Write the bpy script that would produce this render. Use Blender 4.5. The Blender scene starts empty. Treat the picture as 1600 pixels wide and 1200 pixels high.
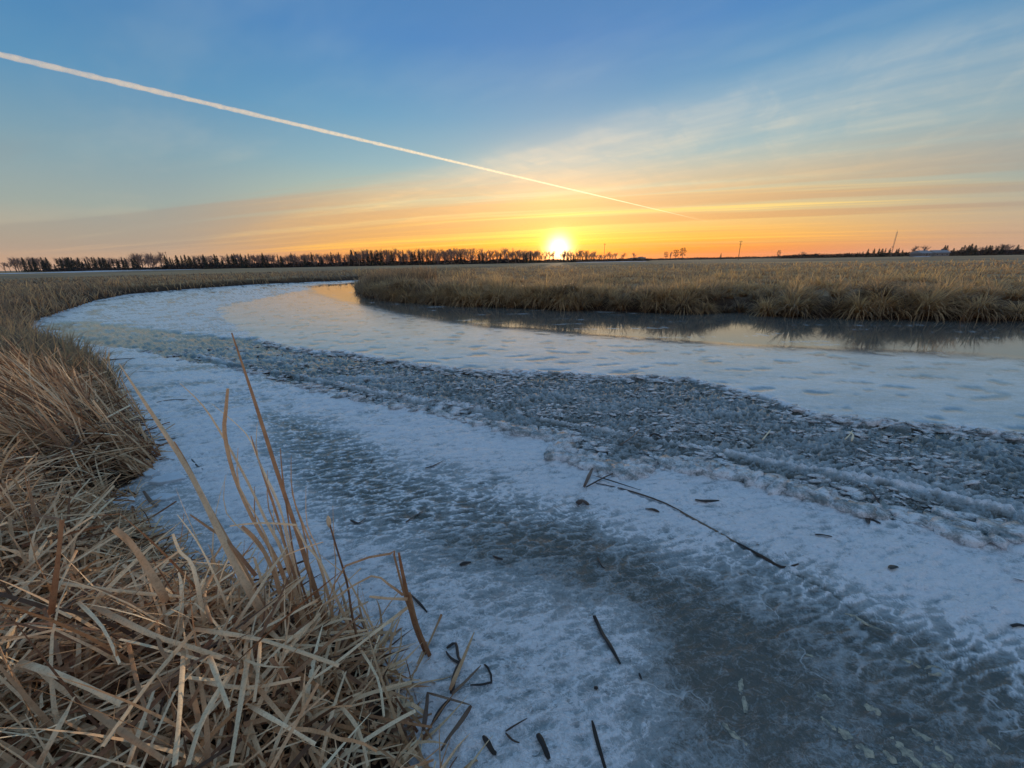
import bpy, math, random
import numpy as np
from mathutils import Matrix, Vector

random.seed(7)
rng = np.random.default_rng(7)
sc = bpy.context.scene
COL = sc.collection

# ------------------------------------------------------------------ camera
PITCH, ROLL, HC, FPX = math.radians(17.7), math.radians(1.03), 2.0, 600.0
cf = Vector((0, math.cos(PITCH), -math.sin(PITCH)))
c_r0 = Vector((1, 0, 0)); c_u0 = Vector((0, math.sin(PITCH), math.cos(PITCH)))
cr = math.cos(ROLL) * c_r0 - math.sin(ROLL) * c_u0
cu = math.sin(ROLL) * c_r0 + math.cos(ROLL) * c_u0
cam = bpy.data.cameras.new('camera')
co = bpy.data.objects.new('camera', cam); COL.objects.link(co); sc.camera = co
cam.sensor_width = 36; cam.lens = 36 * FPX / 1600; cam.clip_start = 0.02; cam.clip_end = 30000
co.matrix_world = Matrix((cr, cu, -cf)).transposed().to_4x4()
co.location = (0, 0, HC)

# ------------------------------------------------------------------ exposure
sc.view_settings.view_transform = 'Standard'
sc.view_settings.look = 'None'
sc.view_settings.exposure = 0.20
sc.view_settings.gamma = 1.0
sc.view_settings.use_curve_mapping = False
sc.cycles.max_bounces = 6
sc.cycles.diffuse_bounces = 3
sc.cycles.glossy_bounces = 3
sc.cycles.transparent_max_bounces = 12

SUN_EL, SUN_AZ = math.radians(1.6), math.radians(6.9)      # azimuth clockwise from +Y
SUN = Vector((math.sin(SUN_AZ) * math.cos(SUN_EL), math.cos(SUN_AZ) * math.cos(SUN_EL), math.sin(SUN_EL)))

def px_dir(px, py):
    return (cf + cr * ((px - 800) / FPX) - cu * ((py - 600) / FPX))
def px_z(px, py, z=0.0):
    d = px_dir(px, py)
    t = (z - HC) / d.z
    return Vector((d.x * t, d.y * t, z))
def px_t(px, py, t):
    d = px_dir(px, py)
    return Vector((0, 0, HC)) + d * t
def px_y(px, py, Y):
    d = px_dir(px, py)
    return Vector((0, 0, HC)) + d * (Y / d.y)

def lin(c):
    return tuple((v / 255 / 12.92) if v / 255 <= 0.04045 else ((v / 255 + 0.055) / 1.055) ** 2.4 for v in c) + (1.0,)

# ------------------------------------------------------------------ node helpers
class NT:
    def __init__(s, nt): s.nt = nt
    def n(s, t, **kw):
        nd = s.nt.nodes.new(t)
        for k, v in kw.items(): setattr(nd, k, v)
        return nd
    def put(s, sock, v):
        if isinstance(v, bpy.types.NodeSocket): s.nt.links.new(v, sock)
        elif v is not None:
            if isinstance(v, (tuple, list)) and len(v) == 3 and getattr(sock, 'type', '') == 'RGBA': v = tuple(v) + (1,)
            sock.default_value = v
    def m(s, op, a, b=None, c=None, clamp=False):
        nd = s.n('ShaderNodeMath', operation=op, use_clamp=clamp)
        s.put(nd.inputs[0], a)
        if b is not None: s.put(nd.inputs[1], b)
        if c is not None: s.put(nd.inputs[2], c)
        return nd.outputs[0]
    def ss(s, v, lo, hi):
        nd = s.n('ShaderNodeMapRange', interpolation_type='SMOOTHSTEP')
        s.put(nd.inputs['Value'], v); s.put(nd.inputs['From Min'], lo); s.put(nd.inputs['From Max'], hi)
        return nd.outputs[0]
    def mix(s, f, a, b, bt='MIX'):
        nd = s.n('ShaderNodeMix', data_type='RGBA', blend_type=bt)
        s.put(nd.inputs[0], f); s.put(nd.inputs[6], a); s.put(nd.inputs[7], b)
        return nd.outputs[2]
    def mixf(s, f, a, b):
        nd = s.n('ShaderNodeMix', data_type='FLOAT')
        s.put(nd.inputs[0], f); s.put(nd.inputs[2], a); s.put(nd.inputs[3], b)
        return nd.outputs[0]
    def ramp(s, v, stops, interp='LINEAR'):
        nd = s.n('ShaderNodeValToRGB'); cr_ = nd.color_ramp; cr_.interpolation = interp
        while len(cr_.elements) < len(stops): cr_.elements.new(0.5)
        for e, (p, c) in zip(cr_.elements, stops):
            e.position = p; e.color = c if len(c) == 4 else tuple(c) + (1,)
        s.put(nd.inputs[0], v)
        return nd.outputs[0]
    def noise(s, vec, scale, detail=3, rough=0.5, dist=0.0):
        nd = s.n('ShaderNodeTexNoise')
        if vec is not None: s.put(nd.inputs['Vector'], vec)
        nd.inputs['Scale'].default_value = scale; nd.inputs['Detail'].default_value = detail
        nd.inputs['Roughness'].default_value = rough; nd.inputs['Distortion'].default_value = dist
        return nd.outputs[0]
    def comb(s, x, y, z=0.0):
        nd = s.n('ShaderNodeCombineXYZ'); s.put(nd.inputs[0], x); s.put(nd.inputs[1], y); s.put(nd.inputs[2], z)
        return nd.outputs[0]
    def attr(s, name):
        nd = s.n('ShaderNodeAttribute', attribute_name=name); return nd.outputs['Fac']

# ------------------------------------------------------------------ world: sky, glow of the low sun, cirrus bands
def build_world():
    w = bpy.data.worlds.new('World'); sc.world = w; w.use_nodes = True
    N = NT(w.node_tree); nt = w.node_tree
    out = nt.nodes['World Output']; bg = nt.nodes['Background']
    sky = N.n('ShaderNodeTexSky', sky_type='NISHITA', sun_disc=False)
    sky.sun_elevation = SUN_EL; sky.sun_rotation = SUN_AZ
    sky.air_density = 1.0; sky.dust_density = 2.0; sky.ozone_density = 2.0
    nt.links.new(sky.outputs[0], bg.inputs[0]); bg.inputs[1].default_value = 0.035
    tc = N.n('ShaderNodeTexCoord')
    nrm = N.n('ShaderNodeVectorMath', operation='NORMALIZE'); nt.links.new(tc.outputs['Generated'], nrm.inputs[0])
    sep = N.n('ShaderNodeSeparateXYZ'); nt.links.new(nrm.outputs[0], sep.inputs[0])
    X, Y, Z = sep.outputs
    el = N.m('MULTIPLY', N.m('ARCSINE', Z), 180 / math.pi)
    dts = N.n('ShaderNodeVectorMath', operation='DOT_PRODUCT'); nt.links.new(nrm.outputs[0], dts.inputs[0])
    dts.inputs[1].default_value = SUN
    cosang = dts.outputs['Value']
    ang = N.m('MULTIPLY', N.m('ARCCOSINE', N.m('MINIMUM', cosang, 1.0)), 180 / math.pi)
    hl = N.m('SQRT', N.m('ADD', N.m('MULTIPLY', X, X), N.m('ADD', N.m('MULTIPLY', Y, Y), 1e-6)))
    caz = N.m('DIVIDE', N.m('ADD', N.m('MULTIPLY', X, math.sin(SUN_AZ)), N.m('MULTIPLY', Y, math.cos(SUN_AZ))), hl)
    e = N.m('DIVIDE', N.m('ADD', el, 2.0), 92.0, clamp=True)
    P = lambda d: (d + 2) / 92
    toward = N.ramp(e, [(P(-2), lin((236, 96, 14))), (P(0.6), lin((246, 130, 26))), (P(2.5), lin((250, 176, 62))), (P(5), lin((222, 188, 122))),
                        (P(8.5), lin((180, 188, 162))), (P(12), lin((136, 172, 180))), (P(17), lin((98, 152, 184))), (P(24), lin((66, 126, 182))),
                        (P(33), lin((70, 118, 168))), (P(60), lin((116, 148, 178))), (P(90), lin((138, 158, 178)))])
    side = N.ramp(e, [(P(-2), lin((190, 150, 128))), (P(0.5), lin((200, 160, 130))), (P(3), lin((178, 162, 142))), (P(6), lin((150, 160, 154))),
                      (P(11), lin((122, 153, 166))), (P(17), lin((84, 138, 176))), (P(24), lin((62, 120, 172))), (P(35), lin((72, 118, 166))),
                      (P(60), lin((116, 148, 178))), (P(90), lin((138, 158, 178)))])
    back = N.ramp(e, [(P(-2), lin((170, 158, 165))), (P(2), lin((186, 168, 172))), (P(9), lin((196, 176, 178))), (P(18), lin((162, 166, 182))),
                      (P(33), lin((118, 146, 178))), (P(60), lin((124, 152, 180))), (P(90), lin((138, 158, 178)))])
    g1 = N.ss(caz, 0.68, 0.99); g2 = N.ss(caz, -0.6, 0.45)
    base = N.mix(g1, N.mix(g2, back, side), toward)
    # cirrus bands: parallel streaks on a high flat layer, seen in perspective
    bd = px_dir(60, 428); baz = math.atan2(bd.x, bd.y)
    zz = N.m('ADD', N.m('MAXIMUM', Z, 0.0), 0.035)
    qx = N.m('DIVIDE', X, zz); qy = N.m('DIVIDE', Y, zz)
    sb, cb = math.sin(baz), math.cos(baz)
    u = N.m('ADD', N.m('MULTIPLY', qx, sb), N.m('MULTIPLY', qy, cb))
    v = N.m('SUBTRACT', N.m('MULTIPLY', qx, cb), N.m('MULTIPLY', qy, sb))
    wv = N.noise(N.comb(N.m('MULTIPLY', u, 0.25), N.m('MULTIPLY', v, 0.5), 3.1), 1.0, 3)
    v2 = N.m('ADD', v, N.m('MULTIPLY', N.m('SUBTRACT', wv, 0.5), 0.55))
    n1 = N.noise(N.comb(N.m('MULTIPLY', u, 0.055), N.m('MULTIPLY', v2, 0.62), 0.7), 1.0, 5, 0.55)
    n2 = N.noise(N.comb(N.m('MULTIPLY', u, 0.42), N.m('MULTIPLY', v2, 1.7), 5.2), 1.0, 6, 0.62)
    n3 = N.noise(N.comb(N.m('MULTIPLY', u, 3.0), N.m('MULTIPLY', v2, 1.4), 9.0), 1.0, 5, 0.6, 0.6)
    def vof(px, py):
        d = px_dir(px, py).normalized(); z = max(d.z, 0) + 0.035
        return d.x / z * cb - d.y / z * sb
    vt = vof(870, 205)
    ve = N.m('ADD', v, N.m('MULTIPLY', N.m('SUBTRACT', wv, 0.5), 0.30))
    veil_edge = N.m('MULTIPLY', N.ss(ve, vt - 0.30, vt + 0.55), N.m('SUBTRACT', 1.0, N.m('MULTIPLY', N.ss(ve, vof(1500, 195), vof(1500, 275)), 0.75)))
    veil = N.m('MULTIPLY', veil_edge, N.m('ADD', 0.58, N.m('MULTIPLY', N.ss(n1, 0.34, 0.62), 0.42)))
    veil = N.m('MULTIPLY', veil, N.m('ADD', 0.46, N.m('MULTIPLY', N.ss(n2, 0.34, 0.66), 0.60)))
    veil = N.m('MULTIPLY', veil, N.m('ADD', 0.72, N.m('MULTIPLY', N.ss(n3, 0.42, 0.62), 0.36)))
    wisps = N.m('MULTIPLY', N.ss(N.noise(N.comb(N.m('MULTIPLY', u, 0.3), N.m('MULTIPLY', v, 0.7), 21.0), 1.0, 5, 0.6), 0.50, 0.74), 0.34)
    up = N.ss(el, 75, 25)
    cl = N.m('MULTIPLY', N.m('MAXIMUM', veil, wisps), N.m('MULTIPLY', up, 0.95), clamp=True)
    cl = N.m('MULTIPLY', cl, N.ss(el, -0.3, 3.0))
    lit = N.ramp(e, [(P(0), lin((236, 150, 62))), (P(3), lin((252, 186, 84))), (P(6), lin((248, 208, 132))), (P(10), lin((224, 208, 172))),
                     (P(15), lin((188, 194, 188))), (P(22), lin((150, 176, 194))), (P(35), lin((112, 146, 182))), (P(90), lin((80, 110, 160)))])
    lit_side = N.ramp(e, [(P(0), lin((192, 158, 136))), (P(5), lin((170, 166, 152))), (P(11), lin((150, 168, 172))), (P(22), lin((118, 150, 178))),
                          (P(90), lin((80, 110, 160)))])
    ccol = N.mix(N.ss(caz, 0.58, 0.96), lit_side, lit)
    c1 = N.mix(cl, base, ccol)
    # grey-mauve thicker streaks low in the sky
    b2 = px_dir(-1300, 440); a2 = math.atan2(b2.x, b2.y); s2, k2 = math.sin(a2), math.cos(a2)
    u4 = N.m('ADD', N.m('MULTIPLY', qx, s2), N.m('MULTIPLY', qy, k2)); v4 = N.m('SUBTRACT', N.m('MULTIPLY', qx, k2), N.m('MULTIPLY', qy, s2))
    w4 = N.noise(N.comb(N.m('MULTIPLY', u4, 0.12), N.m('MULTIPLY', v4, 0.3), 31.0), 1.0, 3)
    v4 = N.m('ADD', v4, N.m('MULTIPLY', N.m('SUBTRACT', w4, 0.5), 1.2))
    n4 = N.noise(N.comb(N.m('MULTIPLY', u4, 0.045), N.m('MULTIPLY', v4, 0.62), 13.3), 1.0, 6, 0.6)
    n5 = N.noise(N.comb(N.m('MULTIPLY', u4, 0.07), N.m('MULTIPLY', v4, 1.3), 43.3), 1.0, 5, 0.6)
    br = N.m('MULTIPLY', N.m('MULTIPLY', N.ss(n5, 0.50, 0.66), N.ss(el, 0.5, 2.0)), N.m('MULTIPLY', N.ss(el, 13, 5), 0.8))
    br = N.m('MULTIPLY', br, N.ss(caz, .62, .92))
    c1 = N.mix(N.m('MULTIPLY', br, N.ss(caz, 0.55, 0.95)), c1, N.ramp(e, [(P(0), lin((255, 176, 60))), (P(5), lin((255, 214, 110))), (P(12), lin((240, 214, 170)))]))
    th = N.m('MULTIPLY', N.m('MULTIPLY', N.ss(n4, 0.47, 0.60), N.ss(el, 0.4, 2.5)), N.m('MULTIPLY', N.ss(el, 13, 5), N.mixf(N.ss(caz, .5, .9), 0.35, 0.62)))
    mv = N.mix(N.ss(caz, 0.6, 0.99), lin((140, 136, 134)), lin((214, 150, 92)))
    c2 = N.mix(th, c1, mv)
    # aureole and disc of the setting sun
    dx = N.m('DIVIDE', ang, 1.0)
    ga = N.m('EXPONENT', N.m('MULTIPLY', N.m('MULTIPLY', ang, ang), -1 / (2 * 1.05 ** 2)))
    elong = N.m('EXPONENT', N.m('MULTIPLY', ang, -1 / 3.6))
    elong2 = N.m('MULTIPLY', elong, N.m('SUBTRACT', 1.0, N.m('MULTIPLY', th, 0.8)))
    glow = N.mix(1.0, N.mix(1.0, (0, 0, 0), lin((255, 190, 60)), 'ADD'), N.comb(elong2, elong2, elong2), 'MULTIPLY')
    tot = N.mix(1.0, c2, N.mix(0.75, (0, 0, 0), glow), 'ADD')
    core = N.mix(1.0, (3.4, 2.7, 1.5), N.comb(ga, ga, ga), 'MULTIPLY')
    tot = N.mix(1.0, tot, core, 'ADD')
    disc = N.ss(ang, 0.42, 0.26)
    tot = N.mix(1.0, tot, N.mix(1.0, (30, 24, 14), N.comb(disc, disc, disc), 'MULTIPLY'), 'ADD')
    bg2 = N.n('ShaderNodeBackground'); nt.links.new(tot, bg2.inputs[0]); bg2.inputs[1].default_value = 0.9
    add = N.n('ShaderNodeAddShader'); nt.links.new(bg.outputs[0], add.inputs[0]); nt.links.new(bg2.outputs[0], add.inputs[1])
    nt.links.new(add.outputs[0], out.inputs[0])
    w.cycles.sampling_method = 'MANUAL'; w.cycles.sample_map_resolution = 2048
build_world()

sl = bpy.data.lights.new('sun_lamp', 'SUN'); sl.energy = 2.2; sl.angle = math.radians(0.6); sl.color = (1.0, 0.68, 0.40)
so = bpy.data.objects.new('sun_lamp', sl); COL.objects.link(so)
so.rotation_euler = SUN.to_track_quat('Z', 'Y').to_euler()

# ------------------------------------------------------------------ numpy noise
_perm = rng.permutation(512).astype(np.int64)
_ga = rng.uniform(0, 2 * np.pi, 512)
_gx, _gy = np.cos(_ga), np.sin(_ga)
def perlin(x, y, seed=0):
    x = np.asarray(x, float); y = np.asarray(y, float)
    xi = np.floor(x).astype(np.int64); yi = np.floor(y).astype(np.int64)
    fx = x - xi; fy = y - yi
    ux = fx * fx * fx * (fx * (fx * 6 - 15) + 10); uy = fy * fy * fy * (fy * (fy * 6 - 15) + 10)
    def g(ix, iy, dx, dy):
        h = _perm[(_perm[(ix + seed * 37) & 511] + iy) & 511]
        return _gx[h] * dx + _gy[h] * dy
    a = g(xi, yi, fx, fy); b = g(xi + 1, yi, fx - 1, fy); c = g(xi, yi + 1, fx, fy - 1); d = g(xi + 1, yi + 1, fx - 1, fy - 1)
    return ((a + ux * (b - a)) + uy * ((c + ux * (d - c)) - (a + ux * (b - a)))) * 1.5
def fbm(x, y, seed=0, oct=4, gain=0.5):
    s = 0; a = 1; t = 0
    for i in range(oct):
        s = s + a * perlin(x * 2 ** i, y * 2 ** i, seed + i * 5); t += a; a *= gain
    return s / t
def sm(v, lo, hi):
    t = np.clip((v - lo) / (hi - lo), 0, 1); return t * t * (3 - 2 * t)

# ------------------------------------------------------------------ mesh helpers
def mesh(name, V, F, attrs=None, smooth=False):
    V = np.asarray(V, np.float32); F = np.asarray(F, np.int32)
    me = bpy.data.meshes.new(name)
    k = F.shape[1]
    me.vertices.add(len(V)); me.vertices.foreach_set('co', V.ravel())
    me.loops.add(F.size); me.loops.foreach_set('vertex_index', F.ravel())
    me.polygons.add(len(F)); me.polygons.foreach_set('loop_start', np.arange(0, F.size, k, dtype=np.int32))
    try: me.polygons.foreach_set('loop_total', np.full(len(F), k, np.int32))
    except Exception: pass
    me.polygons.foreach_set('use_smooth', np.full(len(F), smooth, bool))
    for an, av in (attrs or {}).items():
        at = me.attributes.new(an, 'FLOAT', 'POINT'); at.data.foreach_set('value', np.asarray(av, np.float32).ravel())
    me.update(); me.validate()
    return me
def obj(name, me, mat=None, parent=None, kind=None, label=None, cat=None, group=None, loc=None):
    if mat is not None and not me.materials: me.materials.append(mat)
    o = bpy.data.objects.new(name, me); COL.objects.link(o)
    if parent is not None: o.parent = parent
    if kind: o['kind'] = kind
    if label: o['label'] = label
    if cat: o['category'] = cat
    if group: o['group'] = group
    if loc is not None: o.location = loc
    return o
def thing(name, label, cat, loc=(0, 0, 0), group=None):
    o = bpy.data.objects.new(name, None); COL.objects.link(o); o.empty_display_size = 0.1
    o.location = loc; o['label'] = label; o['category'] = cat
    if group: o['group'] = group
    return o
def join(parts):
    Vs, Fs, n = [], [], 0
    for V, F in parts:
        Vs.append(np.asarray(V, float)); Fs.append(np.asarray(F, int) + n); n += len(V)
    return np.concatenate(Vs), np.concatenate(Fs)
def box(x0, x1, y0, y1, z0, z1):
    V = [(x, y, z) for z in (z0, z1) for y in (y0, y1) for x in (x0, x1)]
    F = [(0, 2, 3, 1), (4, 5, 7, 6), (0, 1, 5, 4), (2, 6, 7, 3), (0, 4, 6, 2), (1, 3, 7, 5)]
    return np.array(V, float), np.array(F)
def tube(pts, radii, n=5):
    pts = [Vector(p) for p in pts]; V = []; F = []
    for i, p in enumerate(pts):
        d = (pts[min(i + 1, len(pts) - 1)] - pts[max(i - 1, 0)]).normalized()
        a = d.cross(Vector((0.31, 0.2, 0.93))).normalized(); b = d.cross(a)
        for k in range(n):
            t = 2 * math.pi * k / n
            V.append(tuple(p + (a * math.cos(t) + b * math.sin(t)) * radii[i]))
    for i in range(len(pts) - 1):
        for k in range(n):
            F.append((i * n + k, i * n + (k + 1) % n, (i + 1) * n + (k + 1) % n, (i + 1) * n + k))
    return np.array(V), np.array(F)
def densify(P, sub=3):
    """Catmull-Rom through the points"""
    P = [Vector(p) for p in P]; out = []
    for i in range(len(P) - 1):
        p0, p1, p2, p3 = P[max(i - 1, 0)], P[i], P[i + 1], P[min(i + 2, len(P) - 1)]
        for j in range(sub):
            t = j / sub
            out.append(0.5 * ((2 * p1) + (p2 - p0) * t + (2 * p0 - 5 * p1 + 4 * p2 - p3) * t * t + (3 * p1 - p0 - 3 * p2 + p3) * t ** 3))
    out.append(P[-1]); return out

# ------------------------------------------------------------------ materials
def new_mat(name):
    m = bpy.data.materials.new(name); m.use_nodes = True
    N = NT(m.node_tree); b = m.node_tree.nodes['Principled BSDF']
    return m, N, b
def plain(name, col, rough=0.8, spec=0.3, vary=0.3, scale=5.0, metal=0.0):
    m, N, b = new_mat(name)
    tc = N.n('ShaderNodeTexCoord')
    n = N.noise(tc.outputs['Object'], scale, 5, 0.6)
    c = N.mix(n, tuple(v * (1 - vary) for v in col), tuple(min(1, v * (1 + vary)) for v in col))
    N.put(b.inputs['Base Color'], c); b.inputs['Roughness'].default_value = rough
    b.inputs['Specular IOR Level'].default_value = spec; b.inputs['Metallic'].default_value = metal
    return m

def leaf_mat(name, stops, transl=0.35, rough=0.55, basedark=0.3):
    m, N, b = new_mat(name); nt = m.node_tree
    tone = N.attr('tone'); al = N.attr('along')
    tc = N.n('ShaderNodeTexCoord')
    n = N.noise(tc.outputs['Object'], 14.0, 4, 0.6)
    n2 = N.noise(tc.outputs['Object'], 130.0, 2, 0.6)
    t = N.m('ADD', tone, N.m('MULTIPLY', N.m('SUBTRACT', n, 0.5), 0.35), clamp=True)
    c = N.ramp(t, stops)
    c = N.mix(N.m('MULTIPLY', N.ss(n2, 0.48, 0.68), 0.35), c, N.mix(1.0, c, (0.45, 0.38, 0.32), 'MULTIPLY'))
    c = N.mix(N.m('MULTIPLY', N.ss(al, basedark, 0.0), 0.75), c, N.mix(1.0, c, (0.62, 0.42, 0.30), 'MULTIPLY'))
    N.put(b.inputs['Base Color'], c); b.inputs['Roughness'].default_value = rough; b.inputs['Specular IOR Level'].default_value = 0.35
    tr = N.n('ShaderNodeBsdfTranslucent'); nt.links.new(c, tr.inputs[0])
    mx = N.n('ShaderNodeMixShader'); mx.inputs[0].default_value = transl
    nt.links.new(b.outputs[0], mx.inputs[1]); nt.links.new(tr.outputs[0], mx.inputs[2])
    nt.links.new(mx.outputs[0], nt.nodes['Material Output'].inputs[0])
    return m
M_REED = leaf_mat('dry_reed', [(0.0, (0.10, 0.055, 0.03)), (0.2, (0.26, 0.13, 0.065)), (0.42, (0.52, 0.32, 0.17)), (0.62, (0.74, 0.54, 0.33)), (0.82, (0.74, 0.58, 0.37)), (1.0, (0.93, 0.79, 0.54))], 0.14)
M_GRASS = leaf_mat('dry_grass', [(0.0, (0.10, 0.08, 0.06)), (0.3, (0.30, 0.23, 0.15)), (0.6, (0.60, 0.41, 0.21)), (0.85, (0.74, 0.54, 0.28)), (1.0, (0.90, 0.62, 0.26))], 0.48, 0.55, 0.6)  # bases darkened well up the blade, painting the shade between blades
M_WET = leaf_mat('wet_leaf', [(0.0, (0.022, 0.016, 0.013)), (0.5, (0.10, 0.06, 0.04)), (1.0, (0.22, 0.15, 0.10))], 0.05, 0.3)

def ground_mat():
    m, N, b = new_mat('ground_soil')
    geo = N.n('ShaderNodeNewGeometry'); pos = geo.outputs['Position']
    n1 = N.noise(pos, 0.035, 5, 0.6); n2 = N.noise(pos, 0.9, 6, 0.65); n3 = N.noise(pos, 7.0, 4, 0.6)
    mp = N.n('ShaderNodeMapping'); N.put(mp.inputs[0], pos); mp.inputs[3].default_value = (0.012, 0.09, 1)
    st = N.noise(mp.outputs[0], 1.0, 5, 0.6)
    straw = N.mix(n2, (0.30, 0.20, 0.11), (0.72, 0.48, 0.24))
    dull = N.mix(n2, (0.14, 0.11, 0.08), (0.40, 0.29, 0.18))
    c = N.mix(N.ss(N.m('ADD', N.m('MULTIPLY', n1, 0.5), N.m('MULTIPLY', st, 0.5)), 0.42, 0.58), straw, dull)
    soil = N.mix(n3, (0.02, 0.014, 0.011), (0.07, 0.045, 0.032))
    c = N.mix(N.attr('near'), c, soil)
    N.put(b.inputs['Base Color'], c); b.inputs['Roughness'].default_value = 0.95; b.inputs['Specular IOR Level'].default_value = 0.1
    bp = N.n('ShaderNodeBump'); N.put(bp.inputs['Height'], n3); bp.inputs['Strength'].default_value = 0.6; bp.inputs['Distance'].default_value = 0.1
    N.put(b.inputs['Normal'], bp.outputs[0])
    return m
M_GROUND = ground_mat()

def ice_mat():
    m, N, b = new_mat('river_ice'); nt = m.node_tree
    geo = N.n('ShaderNodeNewGeometry'); pos = geo.outputs['Position']
    fr, gl, rb = N.attr('frost_shade'), N.attr('gloss'), N.attr('rubble')
    mp = N.n('ShaderNodeMapping'); N.put(mp.inputs[0], pos); mp.inputs[3].default_value = (0.6, 1.0, 1); mp.inputs[2].default_value = (0, 0, -0.25)
    n0 = N.noise(mp.outputs[0], 1.1, 5, 0.6)
    n1 = N.noise(mp.outputs[0], 9.0, 6, 0.65, 0.4)
    n2 = N.noise(pos, 60.0, 5, 0.7)
    n3 = N.noise(pos, 260.0, 3, 0.6)
    f = N.m('ADD', fr, N.m('ADD', N.m('MULTIPLY', N.m('SUBTRACT', n1, 0.5), 0.50), N.m('MULTIPLY', N.m('SUBTRACT', n2, 0.5), 0.60)))
    f = N.m('ADD', f, N.m('MULTIPLY', N.m('SUBTRACT', n0, 0.5), 0.5), clamp=True)
    va = N.noise(mp.outputs[0], 16.0, 3, 0.55, 0.8); vb = N.noise(pos, 45.0, 3, 0.6, 0.6)
    ve = N.m('ADD', N.ss(N.m('ABSOLUTE', N.m('SUBTRACT', va, 0.5)), 0.05, 0.0), N.m('MULTIPLY', N.ss(N.m('ABSOLUTE', N.m('SUBTRACT', vb, 0.5)), 0.06, 0.0), .7))
    f = N.m('ADD', f, N.m('MULTIPLY', ve, N.m('MULTIPLY', N.attr('bumpy'), 0.22)), clamp=True)
    f = N.m('MULTIPLY', f, N.m('SUBTRACT', 1.0, N.m('MULTIPLY', gl, .75)))
    dark = N.mix(n1, (0.042, 0.046, 0.040), (0.115, 0.118, 0.098))
    mid = (0.30, 0.345, 0.365)
    snow = N.mix(n2, (0.62, 0.66, 0.71), (0.84, 0.865, 0.90))
    c = N.mix(N.ss(f, 0.0, 0.5), dark, mid)
    c = N.mix(N.ss(f, 0.45, 0.95), c, snow)
    spk = N.ss(n3, 0.66, 0.74)
    c = N.mix(N.m('MULTIPLY', spk, N.m('MULTIPLY', N.m('SUBTRACT', 1.0, gl), 0.35)), c, (0.8, 0.85, 0.9))
    near_ = N.m('MULTIPLY', N.attr('bumpy'), N.m('SUBTRACT', 1.0, gl))
    pit = N.m('MULTIPLY', N.ss(N.noise(mp.outputs[0], 34.0, 3, 0.55, 0.5), 0.60, 0.66), N.ss(n1, .42, .58))
    c = N.mix(N.m('MULTIPLY', N.m('MULTIPLY', pit, near_), 0.62), c, (0.07, 0.095, 0.105))
    wp = N.n('ShaderNodeVectorMath', operation='ADD'); nd_ = N.n('ShaderNodeTexNoise'); N.put(nd_.inputs['Vector'], pos); nd_.inputs['Scale'].default_value = 3.0; nd_.inputs['Detail'].default_value = 4
    sc_ = N.n('ShaderNodeVectorMath', operation='SCALE'); N.put(sc_.inputs[0], nd_.outputs[1]); sc_.inputs['Scale'].default_value = 0.45
    N.put(wp.inputs[0], pos); N.put(wp.inputs[1], sc_.outputs[0])
    vo = N.n('ShaderNodeTexVoronoi', feature='DISTANCE_TO_EDGE'); N.put(vo.inputs['Vector'], wp.outputs[0]); vo.inputs['Scale'].default_value = 1.7
    crk = N.m('MULTIPLY', N.ss(vo.outputs['Distance'], 0.011, 0.003), N.ss(N.noise(pos, 2.2, 3, .5), .50, .60))
    c = N.mix(N.m('MULTIPLY', N.m('MULTIPLY', crk, near_), 0.6), c, (0.80, 0.84, 0.88))
    N.put(b.inputs['Base Color'], c)
    r = N.mixf(gl, N.mixf(N.ss(f, 0.1, 0.8), 0.10, 0.27), 0.06)
    r = N.mixf(N.attr('sheet'), r, 0.15)
    r = N.m('ADD', r, N.m('MULTIPLY', N.m('SUBTRACT', n1, 0.5), N.mixf(gl, 0.25, 0.05)), clamp=True)
    N.put(b.inputs['Roughness'], r)
    N.put(b.inputs['IOR'], N.mixf(gl, N.mixf(N.attr('sheet'), 1.42, 1.65), 2.2)); b.inputs['Specular IOR Level'].default_value = 0.8
    hgt = N.m('ADD', N.m('ADD', N.m('MULTIPLY', n1, 0.8), N.m('MULTIPLY', ve, 0.16)), N.m('ADD', N.m('MULTIPLY', n2, 0.30), N.m('MULTIPLY', n3, 0.06)))
    bp = N.n('ShaderNodeBump'); N.put(bp.inputs['Height'], hgt); bp.inputs['Distance'].default_value = 0.02
    N.put(bp.inputs['Strength'], N.m('MULTIPLY', N.attr('bumpy'), 0.8))
    N.put(b.inputs['Normal'], bp.outputs[0])
    return m
M_ICE = ice_mat()

def chunk_mat():
    m, N, b = new_mat('broken_ice')
    geo = N.n('ShaderNodeNewGeometry'); pos = geo.outputs['Position']
    n1 = N.noise(pos, 7.0, 5, 0.65); n2 = N.noise(pos, 70.0, 4, 0.65)
    f = N.m('ADD', n1, N.m('MULTIPLY', N.m('SUBTRACT', n2, 0.5), 0.5), clamp=True)
    c = N.mix(N.ss(f, 0.34, 0.64), (0.20, 0.24, 0.25), (0.72, 0.76, 0.80))
    N.put(b.inputs['Base Color'], c); b.inputs['Roughness'].default_value = 0.2; b.inputs['IOR'].default_value = 1.42
    bp = N.n('ShaderNodeBump'); N.put(bp.inputs['Height'], n2); bp.inputs['Distance'].default_value = 0.008; bp.inputs['Strength'].default_value = 0.5
    N.put(b.inputs['Normal'], bp.outputs[0])
    return m
M_CHUNK = chunk_mat()

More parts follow.
